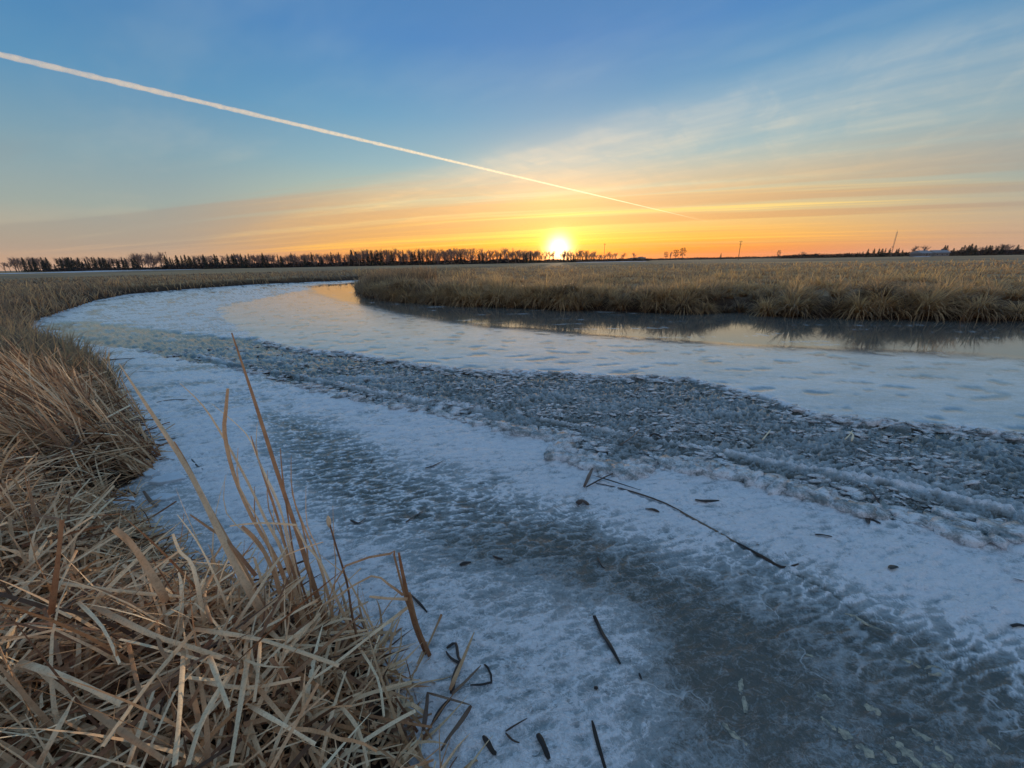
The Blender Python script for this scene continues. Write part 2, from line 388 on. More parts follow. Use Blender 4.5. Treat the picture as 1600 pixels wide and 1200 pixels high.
# ------------------------------------------------------------------ river outline (world metres on the ice plane)
def W(lst): return np.array([tuple(px_z(a, b_))[:2] for a, b_ in lst])
LEFT = W([(700, 1290), (655, 1200), (640, 1120), (615, 1060), (575, 1010), (520, 975), (440, 945), (345, 935), (275, 890), (205, 825), (165, 800),
          (175, 770), (235, 730), (252, 700), (215, 650), (160, 600), (110, 565), (62, 545), (38, 515), (62, 499), (110, 483), (150, 470), (200, 460),
          (300, 451.5), (400, 444.5), (480, 441), (555, 438), (620, 436.5), (700, 435)])
RIGHT = W([(720, 438), (640, 439.5), (580, 442), (560, 446), (556, 452), (558, 457), (575, 464), (640, 472), (700, 475), (750, 478), (820, 481), (900, 484), (1000, 488), (1100, 489),
           (1190, 487), (1215, 493), (1300, 496), (1400, 498), (1500, 500), (1600, 501), (1800, 506), (2100, 512)])
RIVER = np.concatenate([np.array([(2.0, -14.0), (0.9, -4.0), (0.35, -1.0), (-0.05, 0.3)]), LEFT, RIGHT, np.array([(45.0, 4.0), (45.0, -14.0)])])
def seg_dist(x, y, P, closed=True):
    n = len(P); best = np.full(x.shape, 1e18)
    for i in range(n if closed else n - 1):
        ax, ay = P[i]; bx, by = P[(i + 1) % n]
        dx, dy = bx - ax, by - ay; L2 = dx * dx + dy * dy + 1e-12
        t = np.clip(((x - ax) * dx + (y - ay) * dy) / L2, 0, 1)
        d = (x - ax - t * dx) ** 2 + (y - ay - t * dy) ** 2
        best = np.minimum(best, d)
    return np.sqrt(best)
def inside(x, y, P):
    n = len(P); r = np.zeros(x.shape, bool)
    for i in range(n):
        ax, ay = P[i]; bx, by = P[(i + 1) % n]
        c = (ay > y) != (by > y)
        with np.errstate(divide='ignore', invalid='ignore'):
            xi = (bx - ax) * (y - ay) / (by - ay + 1e-15) + ax
        r ^= c & (x < xi)
    return r
def sdist(x, y, P, closed=True):
    d = seg_dist(x, y, P, closed); return np.where(inside(x, y, P), d, -d)       # + inside

RUB = W([(60, 505), (150, 502), (300, 520), (400, 530), (460, 545), (550, 553), (640, 569), (740, 580), (860, 583), (960, 590), (1000, 588), (1080, 592), (1200, 622),
         (1280, 650), (1400, 660), (1500, 668), (1600, 680), (1900, 720), (2300, 800), (2300, 1000), (1800, 880), (1600, 848), (1500, 838), (1440, 822), (1340, 800), (1250, 775), (1150, 745),
         (1080, 738), (1010, 728), (985, 745), (955, 742), (900, 722), (860, 714), (880, 690), (780, 672), (700, 652), (640, 640), (560, 625), (470, 605), (400, 585), (320, 570), (200, 548), (100, 530)])
SLAB = W([(1040, 690), (1200, 725), (1400, 765), (1600, 812), (1800, 860), (1800, 840), (1600, 780), (1400, 738), (1200, 700), (1080, 682)])
DARK = W([(420, 640), (470, 655), (560, 690), (640, 735), (740, 765), (830, 790), (950, 822), (1060, 862), (1180, 878), (1260, 900), (1380, 958), (1480, 985), (1600, 1012), (1900, 1090),
          (2400, 1700), (1250, 1700), (1120, 1300), (1060, 1190), (1040, 1080), (1000, 1000), (920, 935), (830, 900), (700, 875), (600, 840), (500, 790), (440, 720)])
FSHEET = W([(345, 481), (430, 462), (500, 450), (560, 445), (640, 440), (720, 437), (2100, 512), (2400, 700), (1900, 718), (1600, 678), (1500, 666), (1400, 658), (1280, 648), (1200, 620), (1080, 590), (960, 587), (860, 581), (740, 578),
            (640, 567), (550, 551), (460, 543), (400, 528), (350, 500)])
GLOSS = W([(470, 447), (560, 441), (720, 436), (2100, 500), (2100, 640), (1800, 580), (1600, 565), (1500, 561), (1400, 556), (1250, 549), (1100, 541), (960, 530), (850, 521), (760, 514), (700, 507), (640, 497), (580, 484), (520, 470), (480, 458)])
NEARP = W([(560, 860), (700, 870), (850, 900), (1000, 1000), (1100, 1190), (1150, 1400), (600, 1400), (620, 1000)])
SHORE = W([(200, 720), (300, 735), (380, 800), (400, 900), (500, 940), (440, 960), (250, 920), (140, 800), (160, 750)])
RIDGE1 = W([(845, 655), (920, 668), (1000, 683), (1100, 700), (1250, 728), (1400, 755), (1600, 800), (1850, 860)])
RIDGE2 = W([(310, 555), (380, 572), (480, 590), (580, 612), (680, 628), (760, 640)])
CRACK = W([(930, 757), (975, 765), (1040, 792), (1100, 820), (1150, 848), (1190, 872), (1220, 886), (1300, 925), (1345, 965), (1385, 985)])

def ice_fields(x, y):
    r = np.hypot(x, y)
    wx = x + 0.04 * r ** 0.9 * fbm(x * 1.7, y * 1.7, 1, 4); wy = y + 0.04 * r ** 0.9 * fbm(x * 1.7, y * 1.7, 9, 4)
    sR = sdist(wx, wy, RUB); sF = sdist(wx, wy, FSHEET); sG = sdist(x + 0.25 * fbm(x * .5, y * .5, 3), y + 0.15 * fbm(x * .7, y * .9, 4), GLOSS); sD = sdist(wx, wy, DARK)
    sS = sdist(wx, wy, SHORE); sl_ = sdist(wx, wy, SLAB)
    rub = sm(sR, -0.02, 0.10 + 0.01 * r); slab = sm(sl_, -0.02, 0.10); rub = rub * (1 - 0.25 * slab)
    F = sm(sF, -0.03, 0.05); G = sm(sG, -0.15, 0.55 + 0.02 * r)
    D = sm(sD + 0.25 * fbm(x * 1.3, y * 2.0, 21, 5, 0.6), -0.45, 0.35)
    S = sm(sS, -0.05, 0.25)
    # long ripples across the view, finer crust on top
    cx, cy = x * 0.97 + y * 0.25, -x * 0.25 + y * 0.97
    rp = fbm(cx * 3.2, cy * 6.5, 31, 4, 0.5)
    rid = 1 - np.abs(fbm(cx * 4.5 + 0.4 * rp, cy * 12.0, 41, 3, 0.55)) * 2.2
    rp2 = fbm(cx * 6 + 1.5 * rp, cy * 15 + 1.5 * rp, 45, 3, .6) * 1.3
    fine = fbm(x * 22, y * 30, 51, 3, 0.55)
    crust = 1 - 2 * np.abs(perlin(x * 9 + rp, y * 14, 61))
    snowy = (1 - F) * (1 - rub) * (1 - D)
    h = snowy * ((0.022 * rp + 0.012 * rid + 0.007 * rp2) * (.45 + .55 * sm(r, 1.8, 3.2)) + 0.004 * fine + 0.004 * crust + 0.012)
    h = h + (1 - F) * (1 - rub) * D * (0.008 * rp + 0.012 * np.maximum(rid, 0) ** 2 + 0.005 * rp2 + 0.003 * fine) * (1 - 0.6 * sm(r, 2.4, 1.4))
    h = h * (1 - 0.8 * S)
    # rubble field: jagged overlapping plates
    n1 = perlin(cx * 7.5, cy * 12.0, 71); n2 = perlin(cx * 17 + n1, cy * 27, 73); n3 = perlin(cx * 36, cy * 50, 75)
    rb = 0.036 * (1 - 2 * np.abs(n1)) + 0.024 * (1 - 2 * np.abs(n2)) + 0.006 * n3 + 0.02 * fbm(x * 1.2, y * 2, 77, 2)
    near_edge = sm(sR, 0.0, 0.16) * (1 - sm(sR, 0.16, 0.5))
    h = h + rub * (rb - 0.030 - 0.025 * near_edge)
    # smooth dusted sheet with shallow dimples
    dn = fbm(x * 1.6, y * 3.6, 81, 3); dim = sm(dn, 0.20, 0.42) * (1 - G) * F
    h = h + F * (1 - rub) * (1 - G) * (0.022 + 0.003 * fbm(x * 2, y * 5, 83, 4)) - dim * 0.010 + F * (1 - G) * (1 - rub) * 0.0022 * fine
    # pressure ridges and the long crack
    wig = 0.02 * fbm(x * 3, y * 3, 91, 2)
    d1 = seg_dist(x + wig, y + wig, RIDGE1, False); d2 = seg_dist(x + wig, y - wig, RIDGE2, False); d3 = seg_dist(x + wig * .5, y, CRACK, False)
    r1 = np.exp(-(d1 / 0.020) ** 2) ; r2 = np.exp(-(d2 / 0.07) ** 2)
    h = h + r1 * (0.030 + 0.02 * n2) + r2 * (0.05 + 0.02 * n2)
    h = h - 0.014 * np.exp(-(d3 / 0.012) ** 2) * sm(perlin(x * 5, y * 5, 88), -.3, .3) + 0.010 * np.exp(-((d3 - 0.035) / 0.02) ** 2)
    # small melt holes in the rough near ice
    hol = sm(perlin(x * 2.3 + 5, y * 2.3, 95) + 0.35 * perlin(x * 9, y * 9, 96), 0.80, 0.95) * (1 - F) * (1 - rub) * 0.5
    h = h - 0.012 * hol
    nearp = sm(sdist(wx, wy, NEARP), -.1, .4)
    frost_shade = snowy * (0.64 - 0.20 * nearp + 0.20 * np.clip(rid, -1, 1) + 0.35 * sm(rid, .8, 1.0) + 0.18 * rp2 + 0.26 * fbm(cx * 1.4, cy * 4.0, 201, 4, .6) + 0.12 * crust) + 0.03  # true frosting plus relief contrast painted in: crests whitened, troughs darkened as shade
    frost_shade = frost_shade + (1 - F) * (1 - rub) * D * (0.01 + 0.30 * sm(rid, 0.4, 1.0) * sm(r, 1.5, 3) + 0.55 * sm(rid, .78, 1.0) * sm(r, 2, 3) + 0.12 * rp2 + 0.20 * fbm(x * 1.1, y * 1.9, 97, 4))  # white crests in the dark ice painted in place of wet glints
    frost_shade = frost_shade + (1 - F) * sm(r, 5, 9) * (-0.10 + 1.0 * fbm(cx * .5, cy * 1.6, 205, 4, .6))
    frost_shade = frost_shade * (1 - 0.35 * S) - 0.5 * hol
    frost_shade = frost_shade - 0.5 * rub * near_edge * (y - 0 > 0) * sm(y + .25 * x, 5.0, 5.5)
    frost_shade = frost_shade + rub * (0.0 + 10.0 * (rb - 0.012) + 0.2 * fbm(x * .8, y * 1.5, 98, 3)) + (r1 + r2) * 0.6  # rubble whiter with height, darker in the gaps
    frost_shade = frost_shade + F * (1 - rub) * (0.66 - 0.22 * G) - 0.35 * dim
    frost_shade = frost_shade + slab * (0.06 + .35 * n1)
    frost_shade = frost_shade - 0.35 * np.exp(-(d3 / 0.014) ** 2)
    bumpy = (1 - G) * (1 - 0.75 * F) * (1 - 0.3 * D) * np.clip(3.0 / (r + 1.0), 0.06, 1.0)
    stk = sm(fbm(x * .35, y * 2.6, 99, 4, .6), .22, .5)
    frost_shade = frost_shade + G * stk * 0.35
    gloss = np.clip(G * (1.0 - .75 * stk), 0, 1)
    return h, np.clip(frost_shade, 0, 1), gloss, rub, bumpy, F * (1 - rub) * (1 - G)
def ice_h(x, y):
    return float(ice_fields(np.array([x]), np.array([y]))[0][0])

def build_ice():
    NR, NA = 640, 820
    dl = np.linspace(math.radians(78), math.radians(0.95), NR); rr = HC / np.tan(dl)
    th = np.linspace(math.radians(-66), math.radians(64), NA)
    R_, T_ = np.meshgrid(rr, th, indexing='ij')
    x = (R_ * np.sin(T_)).ravel(); y = (R_ * np.cos(T_)).ravel()
    sd = sdist(x, y, RIVER)
    h, frost_shade, gloss, rub, bumpy, sheet = ice_fields(x, y)
    edge = sm(sd, 0.45, 0.0) * sm(np.hypot(x, y), 1.0, 6)
    h = h - 0.01
    idx = np.arange(NR * NA).reshape(NR, NA)
    F = np.stack([idx[:-1, :-1], idx[:-1, 1:], idx[1:, 1:], idx[1:, :-1]], -1).reshape(-1, 4)
    keep = (sd[F] > -0.8).any(1); F = F[keep]
    F = F[:, ::-1]
    used = np.unique(F); remap = np.full(NR * NA, -1); remap[used] = np.arange(len(used))
    V = np.stack([x, y, h], -1)[used]
    me = mesh('river_ice', V, remap[F], dict(frost_shade=frost_shade[used], gloss=gloss[used], rubble=rub[used], bumpy=bumpy[used], sheet=sheet[used]), True)
    return obj('river_ice', me, M_ICE, kind='structure')
ICE = build_ice()

# ------------------------------------------------------------------ land
def land_h(x, y):
    sd = -sdist(x, y, RIVER)
    r = np.hypot(x, y)
    farside = sm(y - 0.15 * x, 6, 12)
    h = -0.35 + 0.35 * sm(sd, -0.5, 0.0) + (0.22 + 0.24 * farside) * sm(sd, 0.0, 0.55 + .5 * farside) + 0.16 * sm(sd, 0.4, 4.0)
    h = h + sm(sd, 0.3, 2) * (0.10 * fbm(x * 0.35, y * 0.35, 111, 4) + 0.05 * fbm(x * 1.5, y * 1.5, 115, 2) + farside * 0.30 * fbm(x * .28, y * .22, 117, 3)) * np.clip(30 / (r + 1), 0.2, 1)
    return h, sd
def build_land():
    rr = np.concatenate([np.linspace(0.02, 1, 12)[:-1], np.geomspace(1, 80, 230), np.geomspace(85, 2400, 40)])
    front = np.linspace(-75, 75, 420); back = np.linspace(75, 285, 60)[1:-1]
    th = np.radians(np.concatenate([front, back]))
    NR, NA = len(rr), len(th)
    R_, T_ = np.meshgrid(rr, th, indexing='ij')
    x = (R_ * np.sin(T_)).ravel(); y = (R_ * np.cos(T_)).ravel()
    h, sd = land_h(x, y)
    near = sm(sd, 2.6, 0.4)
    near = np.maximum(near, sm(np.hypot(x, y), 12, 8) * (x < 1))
    idx = np.arange(NR * NA).reshape(NR, NA); nx = np.roll(idx, -1, axis=1)
    F = np.stack([idx[:-1], nx[:-1], nx[1:], idx[1:]], -1).reshape(-1, 4)
    keep = (sd[F] > -1.5).any(1); F = F[keep][:, ::-1]
    used = np.unique(F); remap = np.full(NR * NA, -1); remap[used] = np.arange(len(used))
    me = mesh('ground', np.stack([x, y, h], -1)[used], remap[F], dict(near=near[used]), True)
    return obj('ground', me, M_GROUND, kind='structure')
build_land()

# ------------------------------------------------------------------ blades
def blades(root, az, el, L, w, bend, tone, seg=7, kink=None, kpos=None, floor=None, twist=None, vfold=False, roll=None, taper=0.9, cut=None):
    """strips growing from root; el = start elevation, bend = how much it droops; returns V, F, tone, along"""
    n = len(az); P = np.array(root, float).copy(); pts = [P.copy()]; dirs = []
    for j in range(seg):
        s = (j + 0.5) / seg
        e = el - bend * s ** 1.4
        a = az + (twist * s if twist is not None else 0)
        if kink is not None:
            k = s > kpos; e = np.where(k, e - kink, e)
        d = np.stack([np.cos(e) * np.sin(a), np.cos(e) * np.cos(a), np.sin(e)], -1)
        P = P + d * (L / seg)[:, None]
        if floor is not None: P[:, 2] = np.maximum(P[:, 2], floor + 0.004)
        pts.append(P.copy()); dirs.append(d)
    dirs.append(dirs[-1])
    V = []; al = []
    for j in range(seg + 1):
        d = dirs[j]; s = j / seg
        side = np.stack([d[:, 1], -d[:, 0], np.zeros(n)], -1)
        side /= np.linalg.norm(side, axis=1, keepdims=True) + 1e-9
        nor = np.cross(side, d)
        if roll is not None:
            ra = roll * (0.6 + 0.8 * s); side = side * np.cos(ra)[:, None] + nor * np.sin(ra)[:, None]
            nor = np.cross(side, d)
        tp = 1 - taper * s ** 2.2 if cut is None else np.where(cut, 1 - 0.25 * s, 1 - taper * s ** 2.2)
        hw = (w * tp * 0.5)[:, None]
        if vfold:
            V += [pts[j] - side * hw, pts[j] - nor * hw * 0.45, pts[j] + side * hw]; al += [s, s, s]
        else:
            V += [pts[j] - side * hw, pts[j] + side * hw]; al += [s, s]
    k = 3 if vfold else 2
    V = np.stack(V, 1)                                     # n, (seg+1)*k, 3
    m = (seg + 1) * k
    loc = []
    for j in range(seg):
        for q in range(k - 1):
            loc.append((j * k + q, j * k + q + 1, (j + 1) * k + q + 1, (j + 1) * k + q))
    loc = np.array(loc)
    F = (np.arange(n)[:, None, None] * m + loc[None]).reshape(-1, 4)
    T = np.repeat(tone, m); A = np.tile(np.array(al), n)
    return V.reshape(-1, 3), F, T, A, m, loc

def poly_pts(n, x0, x1, y0, y1, test):
    out = []; tot = 0
    while tot < n:
        x = rng.uniform(x0, x1, n * 2); y = rng.uniform(y0, y1, n * 2)
        k = test(x, y); out.append(np.stack([x[k], y[k]], -1)); tot += k.sum()
        if len(out) > 60: break
    return np.concatenate(out)[:n]

def emit(name, res, mat, parent=None, n_parts=0, part_name='leaf', order=None, **kw):
    """first n_parts blades (by order) as objects of their own, the rest as one stuff mesh"""
    V, F, T, A, m, loc = res
    n = len(V) // m
    Vb = V.reshape(n, m, 3); Tb = T.reshape(n, m)
    idx = np.arange(n) if order is None else order
    for i in idx[:n_parts]:
        c = Vb[i][0].copy()
        me = mesh(part_name, Vb[i] - c, loc, dict(tone=Tb[i], along=A[:m]))
        obj(part_name, me, mat, parent, loc=tuple(c))
    rest = np.sort(idx[n_parts:])
    Fr = (np.arange(len(rest))[:, None, None] * m + loc[None]).reshape(-1, 4)
    me = mesh(name, Vb[rest].reshape(-1, 3), Fr, dict(tone=Tb[rest].ravel(), along=np.tile(A[:m], len(rest))))
    return obj(name, me, mat, parent, kind='stuff', **kw)

U = lambda a, b_, n: rng.uniform(a, b_, n)
def cat_res(a, b_):
    V1, F1, T1, A1, m, loc = a; V2, F2, T2, A2, _, _ = b_
    return np.concatenate([V1, V2]), np.concatenate([F1, F2 + len(V1)]), np.concatenate([T1, T2]), np.concatenate([A1, A2]), m, loc

# ---- foreground clump at the camera's feet: a broken-down mat of cattail leaves
def reed_zone(test, box_, n_mat, n_lean, n_up, mat_h, lean_az, wscale=1.0, seg=7, tone0=0.5, Lsc=1.0, mat_az=None, up_bend=(0.2, 0.9), lean_bend=(0.3, 1.5), spread=0.75):
    out = None
    def clump(p):
        gx, gy = np.round(p[:, 0] / .38), np.round(p[:, 1] / .38)
        hs = lambda k: (np.sin(gx * 127.1 + gy * 311.7 + k) * 43758.5453) % 1
        q = p + (np.stack([(gx + hs(1) - .5) * .38, (gy + hs(2) - .5) * .38], -1) - p) * .45
        return q, (hs(3) - .5) * 1.3, .55 + .75 * hs(4), (hs(5) - .5) * .34
    def add(res):
        nonlocal out
        out = res if out is None else cat_res(out, res)
    if n_mat:
        p = poly_pts(n_mat, *box_, test); n = len(p); g, sd = land_h(p[:, 0], p[:, 1])
        z = np.maximum(g, 0.0) + U(0.0, 1, n) ** 0.7 * mat_h * sm(sd, -0.1, 0.5)
        az = rng.normal(mat_az if mat_az is not None else 0, 1.1 if mat_az is not None else 3.0, n)
        add(blades(np.column_stack([p, z]), az, rng.normal(0.05, 0.28, n), U(0.25, 0.75, n) * Lsc * (.5 + .5 * sm(sd, 0, .6)), U(0.006, 0.0165, n) * wscale, U(-0.1, 0.5, n), np.clip(rng.normal(tone0, 0.30, n), 0, 1),
                   seg, kink=np.where(U(0, 1, n) < .35, U(-1.2, 1.2, n), 0), kpos=U(0.3, 0.8, n), floor=np.maximum(g, 0) * .8, twist=rng.normal(0, 0.3, n), roll=rng.normal(0, 0.7, n), cut=U(0, 1, n) < .5))
    if n_lean:
        p, ca_, cl_, ct_ = clump(poly_pts(n_lean, *box_, test)); n = len(p); g, sd = land_h(p[:, 0], p[:, 1])
        z = np.maximum(g, -0.02) + U(0, .5, n) * mat_h * sm(sd, 0.1, 0.6)
        add(blades(np.column_stack([p, z]), rng.normal(lean_az, spread * .8, n) + ca_, U(0.35, 1.1, n), U(0.45, 1.05, n) * Lsc * cl_ * (.45 + .55 * sm(sd, 0, .7)), U(0.006, 0.015, n) * wscale, U(*lean_bend, n), np.clip(rng.normal(tone0, 0.22, n) + ct_, 0, 1),
                   seg, kink=np.where(U(0, 1, n) < .3 * (spread > .6), U(0.3, 1.9, n), 0), kpos=U(0.35, 0.8, n), floor=np.maximum(g, 0), twist=rng.normal(0, 0.4, n), roll=rng.normal(0, 0.8, n), cut=U(0, 1, n) < .3))
    if n_up:
        p, ca_, cl_, ct_ = clump(poly_pts(n_up, *box_, test)); n = len(p); g, sd = land_h(p[:, 0], p[:, 1])
        z = np.maximum(g, -0.02)
        add(blades(np.column_stack([p, z]), rng.normal(lean_az, 0.45, n) + ca_ * .8, U(0.85, 1.4, n), U(0.6, 1.15, n) * Lsc * cl_, U(0.006, 0.013, n) * wscale, U(*up_bend, n), np.clip(rng.normal(tone0 + .05, 0.2, n), 0, 1),
                   seg, kink=np.where(U(0, 1, n) < .2, U(0.5, 1.6, n), 0), kpos=U(0.5, 0.85, n), floor=np.maximum(g, 0), twist=rng.normal(0, 0.3, n), roll=rng.normal(0, 0.9, n), cut=U(0, 1, n) < .2))
    return out

def land_near(x, y, lo=-0.06):
    return -sdist(x, y, RIVER) > lo
inlet = px_z(175, 790)
def t_fore(x, y): return land_near(x, y) & (y > 0.1) & (y < inlet.y + 0.08 + 0.10 * (x - inlet.x)) & (x > -4.6)
def t_mid(x, y): return land_near(x, y, -0.03) & (y >= inlet.y + 0.08 + 0.10 * (x - inlet.x)) & (y < 6.2) & (x > -8.5) & (x < 0)

def dist_order(res):
    V, F, T, A, m, loc = res
    c = V.reshape(-1, m, 3).mean(1); e = V.reshape(-1, m, 3)
    size = np.linalg.norm(e[:, 0] - e[:, -1], axis=1) / (np.linalg.norm(c - np.array([0, 0, HC]), axis=1) + .01)
    ang = np.arctan2(c[:, 0], c[:, 1])
    vis = (np.abs(ang) < 1.05) & (c[:, 2] > 0.12 + 0.06) & (c[:, 1] > 0.5)
    return np.argsort(-(size * vis * (0.4 + c[:, 2])))

fore = thing('reed_clump', 'nearest broken-down mat of tan cattail leaves filling the lower left corner', 'reed clump')
r1_ = reed_zone(t_fore, (-4.6, 0.3, 0.1, 3.6), 8800, 3000, 220, 0.34, -1.5, 1.22, 7, 0.5, 0.80)
emit('leaf_litter', r1_, M_REED, fore, 250, order=dist_order(r1_))
mid = thing('reed_clump', 'swept-over bank of brown reeds beyond the small iced inlet at left', 'reed clump')
r2_ = reed_zone(t_mid, (-8.5, 0, 1.5, 6.2), 3600, 5200, 1500, 0.26, -1.75, 1.5, 7, 0.42, 0.85, up_bend=(0.0, 0.4), lean_bend=(0.05, 0.6), spread=0.4)
emit('leaf_litter', r2_, M_REED, mid, 160, order=dist_order(r2_))

# ---- left bank further off, up to the bend
def t_left(x, y): return land_near(x, y) & (y >= 6.0) & (x < -2 - 0.02 * y) & (-sdist(x, y, RIVER) < 12 + 0.6 * np.hypot(x, y)) & (x > -1.62 * y - 3)
def left_bank():
    n = 38000
    a = U(math.radians(-60), math.radians(-5), n * 3); d = HC / np.tan(np.radians(U(1.1, 13, n * 3)))
    x, y = d * np.sin(a), d * np.cos(a); k = t_left(x, y); x, y, d = x[k][:n], y[k][:n], d[k][:n]; n = len(x)
    g, sd = land_h(x, y)
    z = np.maximum(g, 0)
    patch = fbm(x * .25, y * .25, 131, 3)
    tall = (0.62 - 0.30 * sm(sd, 1.5, 6)) * (1 + .5 * patch)
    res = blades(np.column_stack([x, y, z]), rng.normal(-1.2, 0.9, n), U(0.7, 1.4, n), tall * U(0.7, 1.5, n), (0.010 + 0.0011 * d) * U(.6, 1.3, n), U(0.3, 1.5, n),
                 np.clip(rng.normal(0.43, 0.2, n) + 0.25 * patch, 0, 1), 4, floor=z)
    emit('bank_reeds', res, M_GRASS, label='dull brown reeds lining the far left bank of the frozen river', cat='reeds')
left_bank()

# ---- grass of the right bank and the meadow behind
def t_right(x, y): return (-sdist(x, y, RIVER) > -0.05) & (x > -0.42 * y + 2) & (y > 6)
def right_bank():
    n = 72000
    a = U(math.radians(-27), math.radians(62), n * 4); d = HC / np.tan(np.radians(U(1.0, 8.6, n * 4)))
    x, y = d * np.sin(a), d * np.cos(a); k = t_right(x, y); x, y, d = x[k], y[k], d[k]
    g, sd = land_h(x, y)
    kk = rng.permutation(len(x)); wgt = np.where(sd < 2.6, 1.0, 0.50); kk = kk[rng.random(len(kk)) < wgt[kk]][:n]
    x, y, d, g, sd = x[kk], y[kk], d[kk], g[kk], sd[kk]; n = len(x)
    # gather blades into tussocks
    gx, gy = np.round(x / 0.75), np.round(y / 0.75)
    hsh = lambda s: (np.sin(gx * 127.1 + gy * 311.7 + s) * 43758.5453) % 1
    cxx = (gx + (hsh(1) - .5) * .8) * 0.75; cyy = (gy + (hsh(2) - .5) * .8) * 0.75
    q = 0.62 * (sd < 3.2) + 0.3 * (sd >= 3.2)
    bx = x * (1 - q) + cxx * q; by = y * (1 - q) + cyy * q
    g, sd2 = land_h(bx, by)
    ok = sd2 > -0.05; bx, by, g, sd2, d, x, y, cxx, cyy = [v_[ok] for v_ in (bx, by, g, sd2, d, x, y, cxx, cyy)]; n = len(bx)
    out = np.arctan2(bx - cxx, by - cyy) + rng.normal(0, .5, n)
    toward_river = math.pi - 0.1
    edge = sm(sd2, 1.0, 0.1)
    az = np.where(U(0, 1, n) < edge * .6, rng.normal(toward_river, .7, n), out)
    sz = 0.7 + 0.7 * ((np.sin(np.round(x / .75) * 12.9898 + np.round(y / .75) * 78.233) * 43758.5) % 1)
    patch = fbm(bx * .16, by * .3, 141, 3) + .5 * fbm(bx * .7, by * .7, 143, 2)
    mnd = fbm(bx * .38, by * .38, 147, 3)
    keepb = (mnd + .5 * patch > -.22) | (rng.random(n) < .25)
    hgt = (0.30 + 0.24 * sm(sd2, 3.5, 0.2)) * sz * np.clip(1 + 0.8 * patch + 1.3 * mnd, .65, 2.2)
    tone = np.clip(rng.normal(0.54, 0.17, n) + 0.45 * patch + 0.4 * mnd + 0.12 * sz - 0.08 - 0.32 * sm(sd2, 0.9, 0.1), 0, 1)  # tone drops toward the river, painting shade onto the bank's face
    bx, by, g, az, hgt, tone, d = [v_[keepb] for v_ in (bx, by, g, az, hgt, tone, d)]; n = len(bx)
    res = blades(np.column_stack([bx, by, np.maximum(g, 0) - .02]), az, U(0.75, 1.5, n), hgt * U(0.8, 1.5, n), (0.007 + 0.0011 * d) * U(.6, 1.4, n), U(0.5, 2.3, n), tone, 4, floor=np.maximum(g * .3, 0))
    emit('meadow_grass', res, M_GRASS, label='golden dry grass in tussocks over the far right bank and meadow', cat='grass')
    # taller reeds at the point
    n = 1500
    p = px_z(562, 460); ang = U(0, 6.28, n); rad = U(0, 1, n) ** .5
    bx = p.x + 2.2 + np.cos(ang) * rad * 3.0; by = p.y + 1.0 + np.sin(ang) * rad * 2.4
    g, s_ = land_h(bx, by); k = s_ > -0.05; bx, by, g = bx[k], by[k], g[k]; n = len(bx)
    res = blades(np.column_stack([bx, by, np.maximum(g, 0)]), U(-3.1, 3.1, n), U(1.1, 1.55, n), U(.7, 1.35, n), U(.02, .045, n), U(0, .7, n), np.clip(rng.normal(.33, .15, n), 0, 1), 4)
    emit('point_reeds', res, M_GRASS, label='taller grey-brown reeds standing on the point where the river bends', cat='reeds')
right_bank()

ONES = 'first second third fourth fifth sixth seventh eighth ninth tenth eleventh twelfth thirteenth fourteenth fifteenth sixteenth seventeenth eighteenth nineteenth'.split()
def ordinal(k):
    if k < 20: return ONES[k - 1]
    if k >= 100: return 'hundred-and-' + ordinal(k - 100) if k > 100 else 'hundredth'
    t = {2: ('twentieth', 'twenty'), 3: ('thirtieth', 'thirty'), 4: ('fortieth', 'forty'), 5: ('fiftieth', 'fifty'), 6: ('sixtieth', 'sixty'), 7: ('seventieth', 'seventy'), 8: ('eightieth', 'eighty'), 9: ('ninetieth', 'ninety')}[k // 10]
    return t[0] if k % 10 == 0 else t[1] + '-' + ONES[k % 10 - 1]
# ---- big drooping tussocks standing along the water's edge of the far bank
def tussocks():
    protos = []
    for k in range(7):
        n = 420; a = U(0, 6.283, n); rad = U(0, .16, n)
        el = U(.55, 1.5, n); L = U(.55, 1.05, n)
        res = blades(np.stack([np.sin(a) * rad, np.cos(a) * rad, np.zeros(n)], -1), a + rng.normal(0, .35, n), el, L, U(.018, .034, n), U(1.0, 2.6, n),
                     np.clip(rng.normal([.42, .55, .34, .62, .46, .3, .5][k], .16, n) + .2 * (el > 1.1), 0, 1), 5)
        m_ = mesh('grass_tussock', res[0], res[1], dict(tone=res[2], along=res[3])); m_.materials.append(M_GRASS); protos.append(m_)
    P = [px_z(a, b_) for a, b_ in [(575, 463), (640, 472), (750, 478), (900, 484), (1000, 488), (1100, 489), (1190, 487), (1215, 493), (1300, 496), (1400, 498), (1500, 500), (1600, 501), (1680, 503)]]
    spots = []
    for i in range(len(P) - 1):
        L = (P[i + 1] - P[i]).length; m_ = max(1, int(L / .62))
        for j in range(m_): spots.append(P[i].lerp(P[i + 1], (j + random.uniform(-.3, .3)) / m_))
    spots.sort(key=lambda p: p.x / p.y)
    k = 0
    for p in spots:
        if random.random() < .18: continue
        for back in ((.25,) if random.random() < .5 else (.2, 1.0)):
            q = p + Vector((random.uniform(-.15, .15), back + random.uniform(-.15, .2), 0)); g, _ = land_h(np.array([q.x]), np.array([q.y]))
            k += 1; o = obj('grass_tussock', protos[random.randrange(7)], None, None, loc=(q.x, q.y, max(0, float(g[0])) - .02), cat='tussock', group='drooping tussocks along the far right waterline',
                label=(ordinal(k) + " from left of the drooping tussocks at the far bank waterline"))
            sz = random.uniform(.6, 1.3) * (1 + .25 * (back > .5)); o.scale = (sz * random.uniform(.9, 1.25), sz, sz * random.uniform(.85, 1.2)); o.rotation_euler = (random.uniform(-.1, .12), random.uniform(-.12, .12), random.uniform(0, 6.28))
tussocks()

